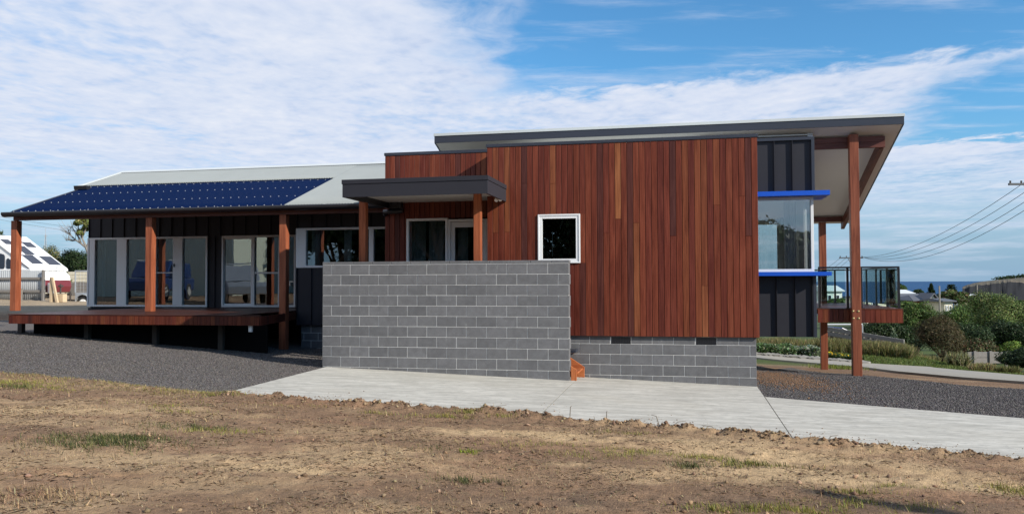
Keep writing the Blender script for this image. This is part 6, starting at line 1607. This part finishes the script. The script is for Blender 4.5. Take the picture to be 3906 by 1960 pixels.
V2 = np.stack([np.column_stack([FLAT[0] - sxy, z0]), np.column_stack([FLAT[0] + sxy, z0]), np.column_stack([Pm + sxy, z1]), np.column_stack([Pe, z2]), np.column_stack([Pm - sxy, z1])], 1).reshape(-1, 3)
tag(link('straw', np_mesh('straw', V2, np.arange(5 * n).reshape(n, 5), MATS['leaf'], np.repeat(FLAT[2], 5, 0))), 'matted dead grass lying flat on the soil', 'straw', kind='stuff')
tag(link('grass', np_mesh('grass', V, F, MATS['leaf'], c)), 'sparse dry and green grass growing on the bare soil', 'grass', kind='stuff')

OCT = np.array([(1, 0, 0), (-1, 0, 0), (0, 1, 0), (0, -1, 0), (0, 0, 1), (0, 0, -1)], float)
OF = np.array([(0, 2, 4), (2, 1, 4), (1, 3, 4), (3, 0, 4), (2, 0, 5), (1, 2, 5), (3, 1, 5), (0, 3, 5)])
def scatter(name, P, Z, s, cols, mat, rng, flat=.7):
    n = len(P); V = OCT[None] * (s[:, None] * rng.uniform(.6, 1.3, (n, 3)) * np.array([1, 1, flat]))[:, None, :]
    V = V * rng.uniform(.75, 1.25, (n, 6, 1)); a = rng.uniform(0, 6.28, n); ca, sa = np.cos(a)[:, None], np.sin(a)[:, None]
    t_ = rng.uniform(-.6, .6, n)[:, None]; x, y, z = V[..., 0], V[..., 1], V[..., 2]
    x, z = x * np.cos(t_) - z * np.sin(t_), x * np.sin(t_) + z * np.cos(t_); x, y = x * ca - y * sa, x * sa + y * ca
    V = np.stack([x, y, z], -1) + np.column_stack([P, Z])[:, None, :]
    F = (OF[None] + 6 * np.arange(n)[:, None, None]).reshape(-1, 3)
    return np_mesh(name, V.reshape(-1, 3), F, MATS[mat], np.repeat(cols, 6, 0))
n = 60000; P = np.column_stack([rng.uniform(-9, 9.5, n), 4.0 + 9.2 * rng.random(n) ** 1.2]); dd = front_y(P[:, 0]) - P[:, 1]
lm = fbm(P[:, 0] * 4.2, P[:, 1] * 4.2, 4, 31)
w_ = np.exp(-((dd - .18) / .22) ** 2) * (P[:, 0] > XC) * ss(.3, .7, lm) + .22 * ss(.52, .75, fbm(P[:, 0] * 1.4, P[:, 1] * 2.6, 3, 33)) + .02
P = P[(dd > .0) & (rng.random(n) < w_)]
X = rng.uniform(XC, 9, 9000); P2 = np.column_stack([X, front_y(X) - np.abs(rng.normal(size=9000)) * .16]); lm2 = fbm(P2[:, 0] * 4.2, P2[:, 1] * 4.2, 4, 31); P2 = P2[rng.random(9000) < ss(.35, .75, lm2) * .9 + .08]
P = np.concatenate([P, P2]); s = .006 + .028 * rng.random(len(P)) ** 4.0
X = rng.uniform(XC + .2, 8.5, 2600); P3 = np.column_stack([X, front_y(X) + .02 + np.abs(rng.normal(size=2600)) ** 1.6 * .22]); P3 = P3[rng.random(2600) < ss(.4, .7, fbm(P3[:, 0] * 2, P3[:, 1], 3, 57))]; s3 = .003 + .010 * rng.random(len(P3)) ** 3
tag(link('soil_crumbs', scatter('soil_crumbs', P3, G(P3[:, 0], P3[:, 1]) + .022 + s3 * .3, s3, palette(rng, len(P3), [(.16, .10, .062), (.23, .155, .095)], .25, .08), 'clod', rng)), 'crumbs of brown soil spilled on the concrete', 'soil', kind='stuff')
tag(link('clods', scatter('clods', P, gtop(P[:, 0], P[:, 1]) + s * .3, s, palette(rng, len(P), [(.16, .10, .062), (.21, .14, .085), (.11, .072, .048), (.30, .21, .13)], .25, .08), 'clod', rng)), 'loose brown clods of soil', 'soil', kind='stuff')
def stones(name, label, poly, n, lo, hi, base, ymax):
    xs = [p[0] for p in poly]; ys = [p[1] for p in poly]
    P = np.column_stack([rng.uniform(max(-16, min(xs)), min(12, max(xs)), n), rng.uniform(min(ys), min(ymax, max(ys)), n)]); P = P[inpoly(poly, P[:, 0], P[:, 1])]
    s = rng.uniform(lo, hi, len(P)); tag(link(name, scatter(name, P, G(P[:, 0], P[:, 1]) - .006 + s * .35, s, palette(rng, len(P), base, .35, .06), 'stone', rng)), label, 'gravel', kind='stuff')
GS = [(.060, .056, .060), (.085, .080, .084), (.045, .042, .046), (.12, .11, .105)]
stones('gravel', 'dark crushed gravel stones of the yard left of the concrete', gravL, 110000, .006, .015, [(.080, .072, .069), (.106, .095, .090), (.062, .056, .054), (.135, .12, .11)], 20.5)
stones('gravel', 'dark crushed gravel stones right of the house corner', gravR, 100000, .008, .018, [(.070, .064, .066), (.092, .085, .086), (.055, .050, .053), (.12, .11, .105)], 21)
# rusty tinted gravel beside the house corner
cpt = hit(2960, 1440); n = 7000; P = np.array(cpt) + rng.normal(size=(n, 2)) * np.array([.45, 1.1]); P = P[inpoly(gravR, P[:, 0], P[:, 1])]; s = rng.uniform(.008, .02, len(P))
tag(link('gravel', scatter('gravel', P, G(P[:, 0], P[:, 1]) - .002 + s * .4, s, palette(rng, len(P), [(.20, .11, .06), (.15, .085, .05), (.11, .08, .06)], .3, .06), 'stone', rng)), 'patch of rust brown gravel at the house corner', 'gravel', kind='stuff')
# dead twigs poking out of the mound beside the concrete
for k, (px, py, dx_, dy_, hh_) in enumerate(((1385, 1535, .25, .02, .06), (1870, 1566, .22, .03, .12), (2172, 1600, .02, 0, .16), (2310, 1612, .01, 0, .12), (2512, 1628, -.1, .02, .15), (2560, 1630, .18, .03, .06), (2735, 1640, -.2, .03, .10), (3140, 1684, .15, .02, .08))):
    X, Y = hit(px, py); Y -= .1; z = float(gtop(X, Y)); lab = ('arched twig at the left of the soil edge', 'forked twig on the soil edge below the block wall', 'single upright stalk at the soil edge below the steps', 'thin upright stalk on the soil edge below the timber wall', 'leaning stalk on the soil edge left of the pair', 'flat lying twig on the soil edge', 'bent twig on the soil edge left of the slab joint', 'short twig lying on the slab right of the joint')[k]
    o = MB().tube([(0, 0, 0), (dx_ * .4, dy_, hh_ * .9), (dx_, dy_ * 2, hh_ if k != 0 else .02)], .008, 6, r1=.004).build('twig', MATS['grey_bark'], None, 0, (X, Y, z - .01)); tag(o, lab, 'twig', 'twigs on the soil edge')
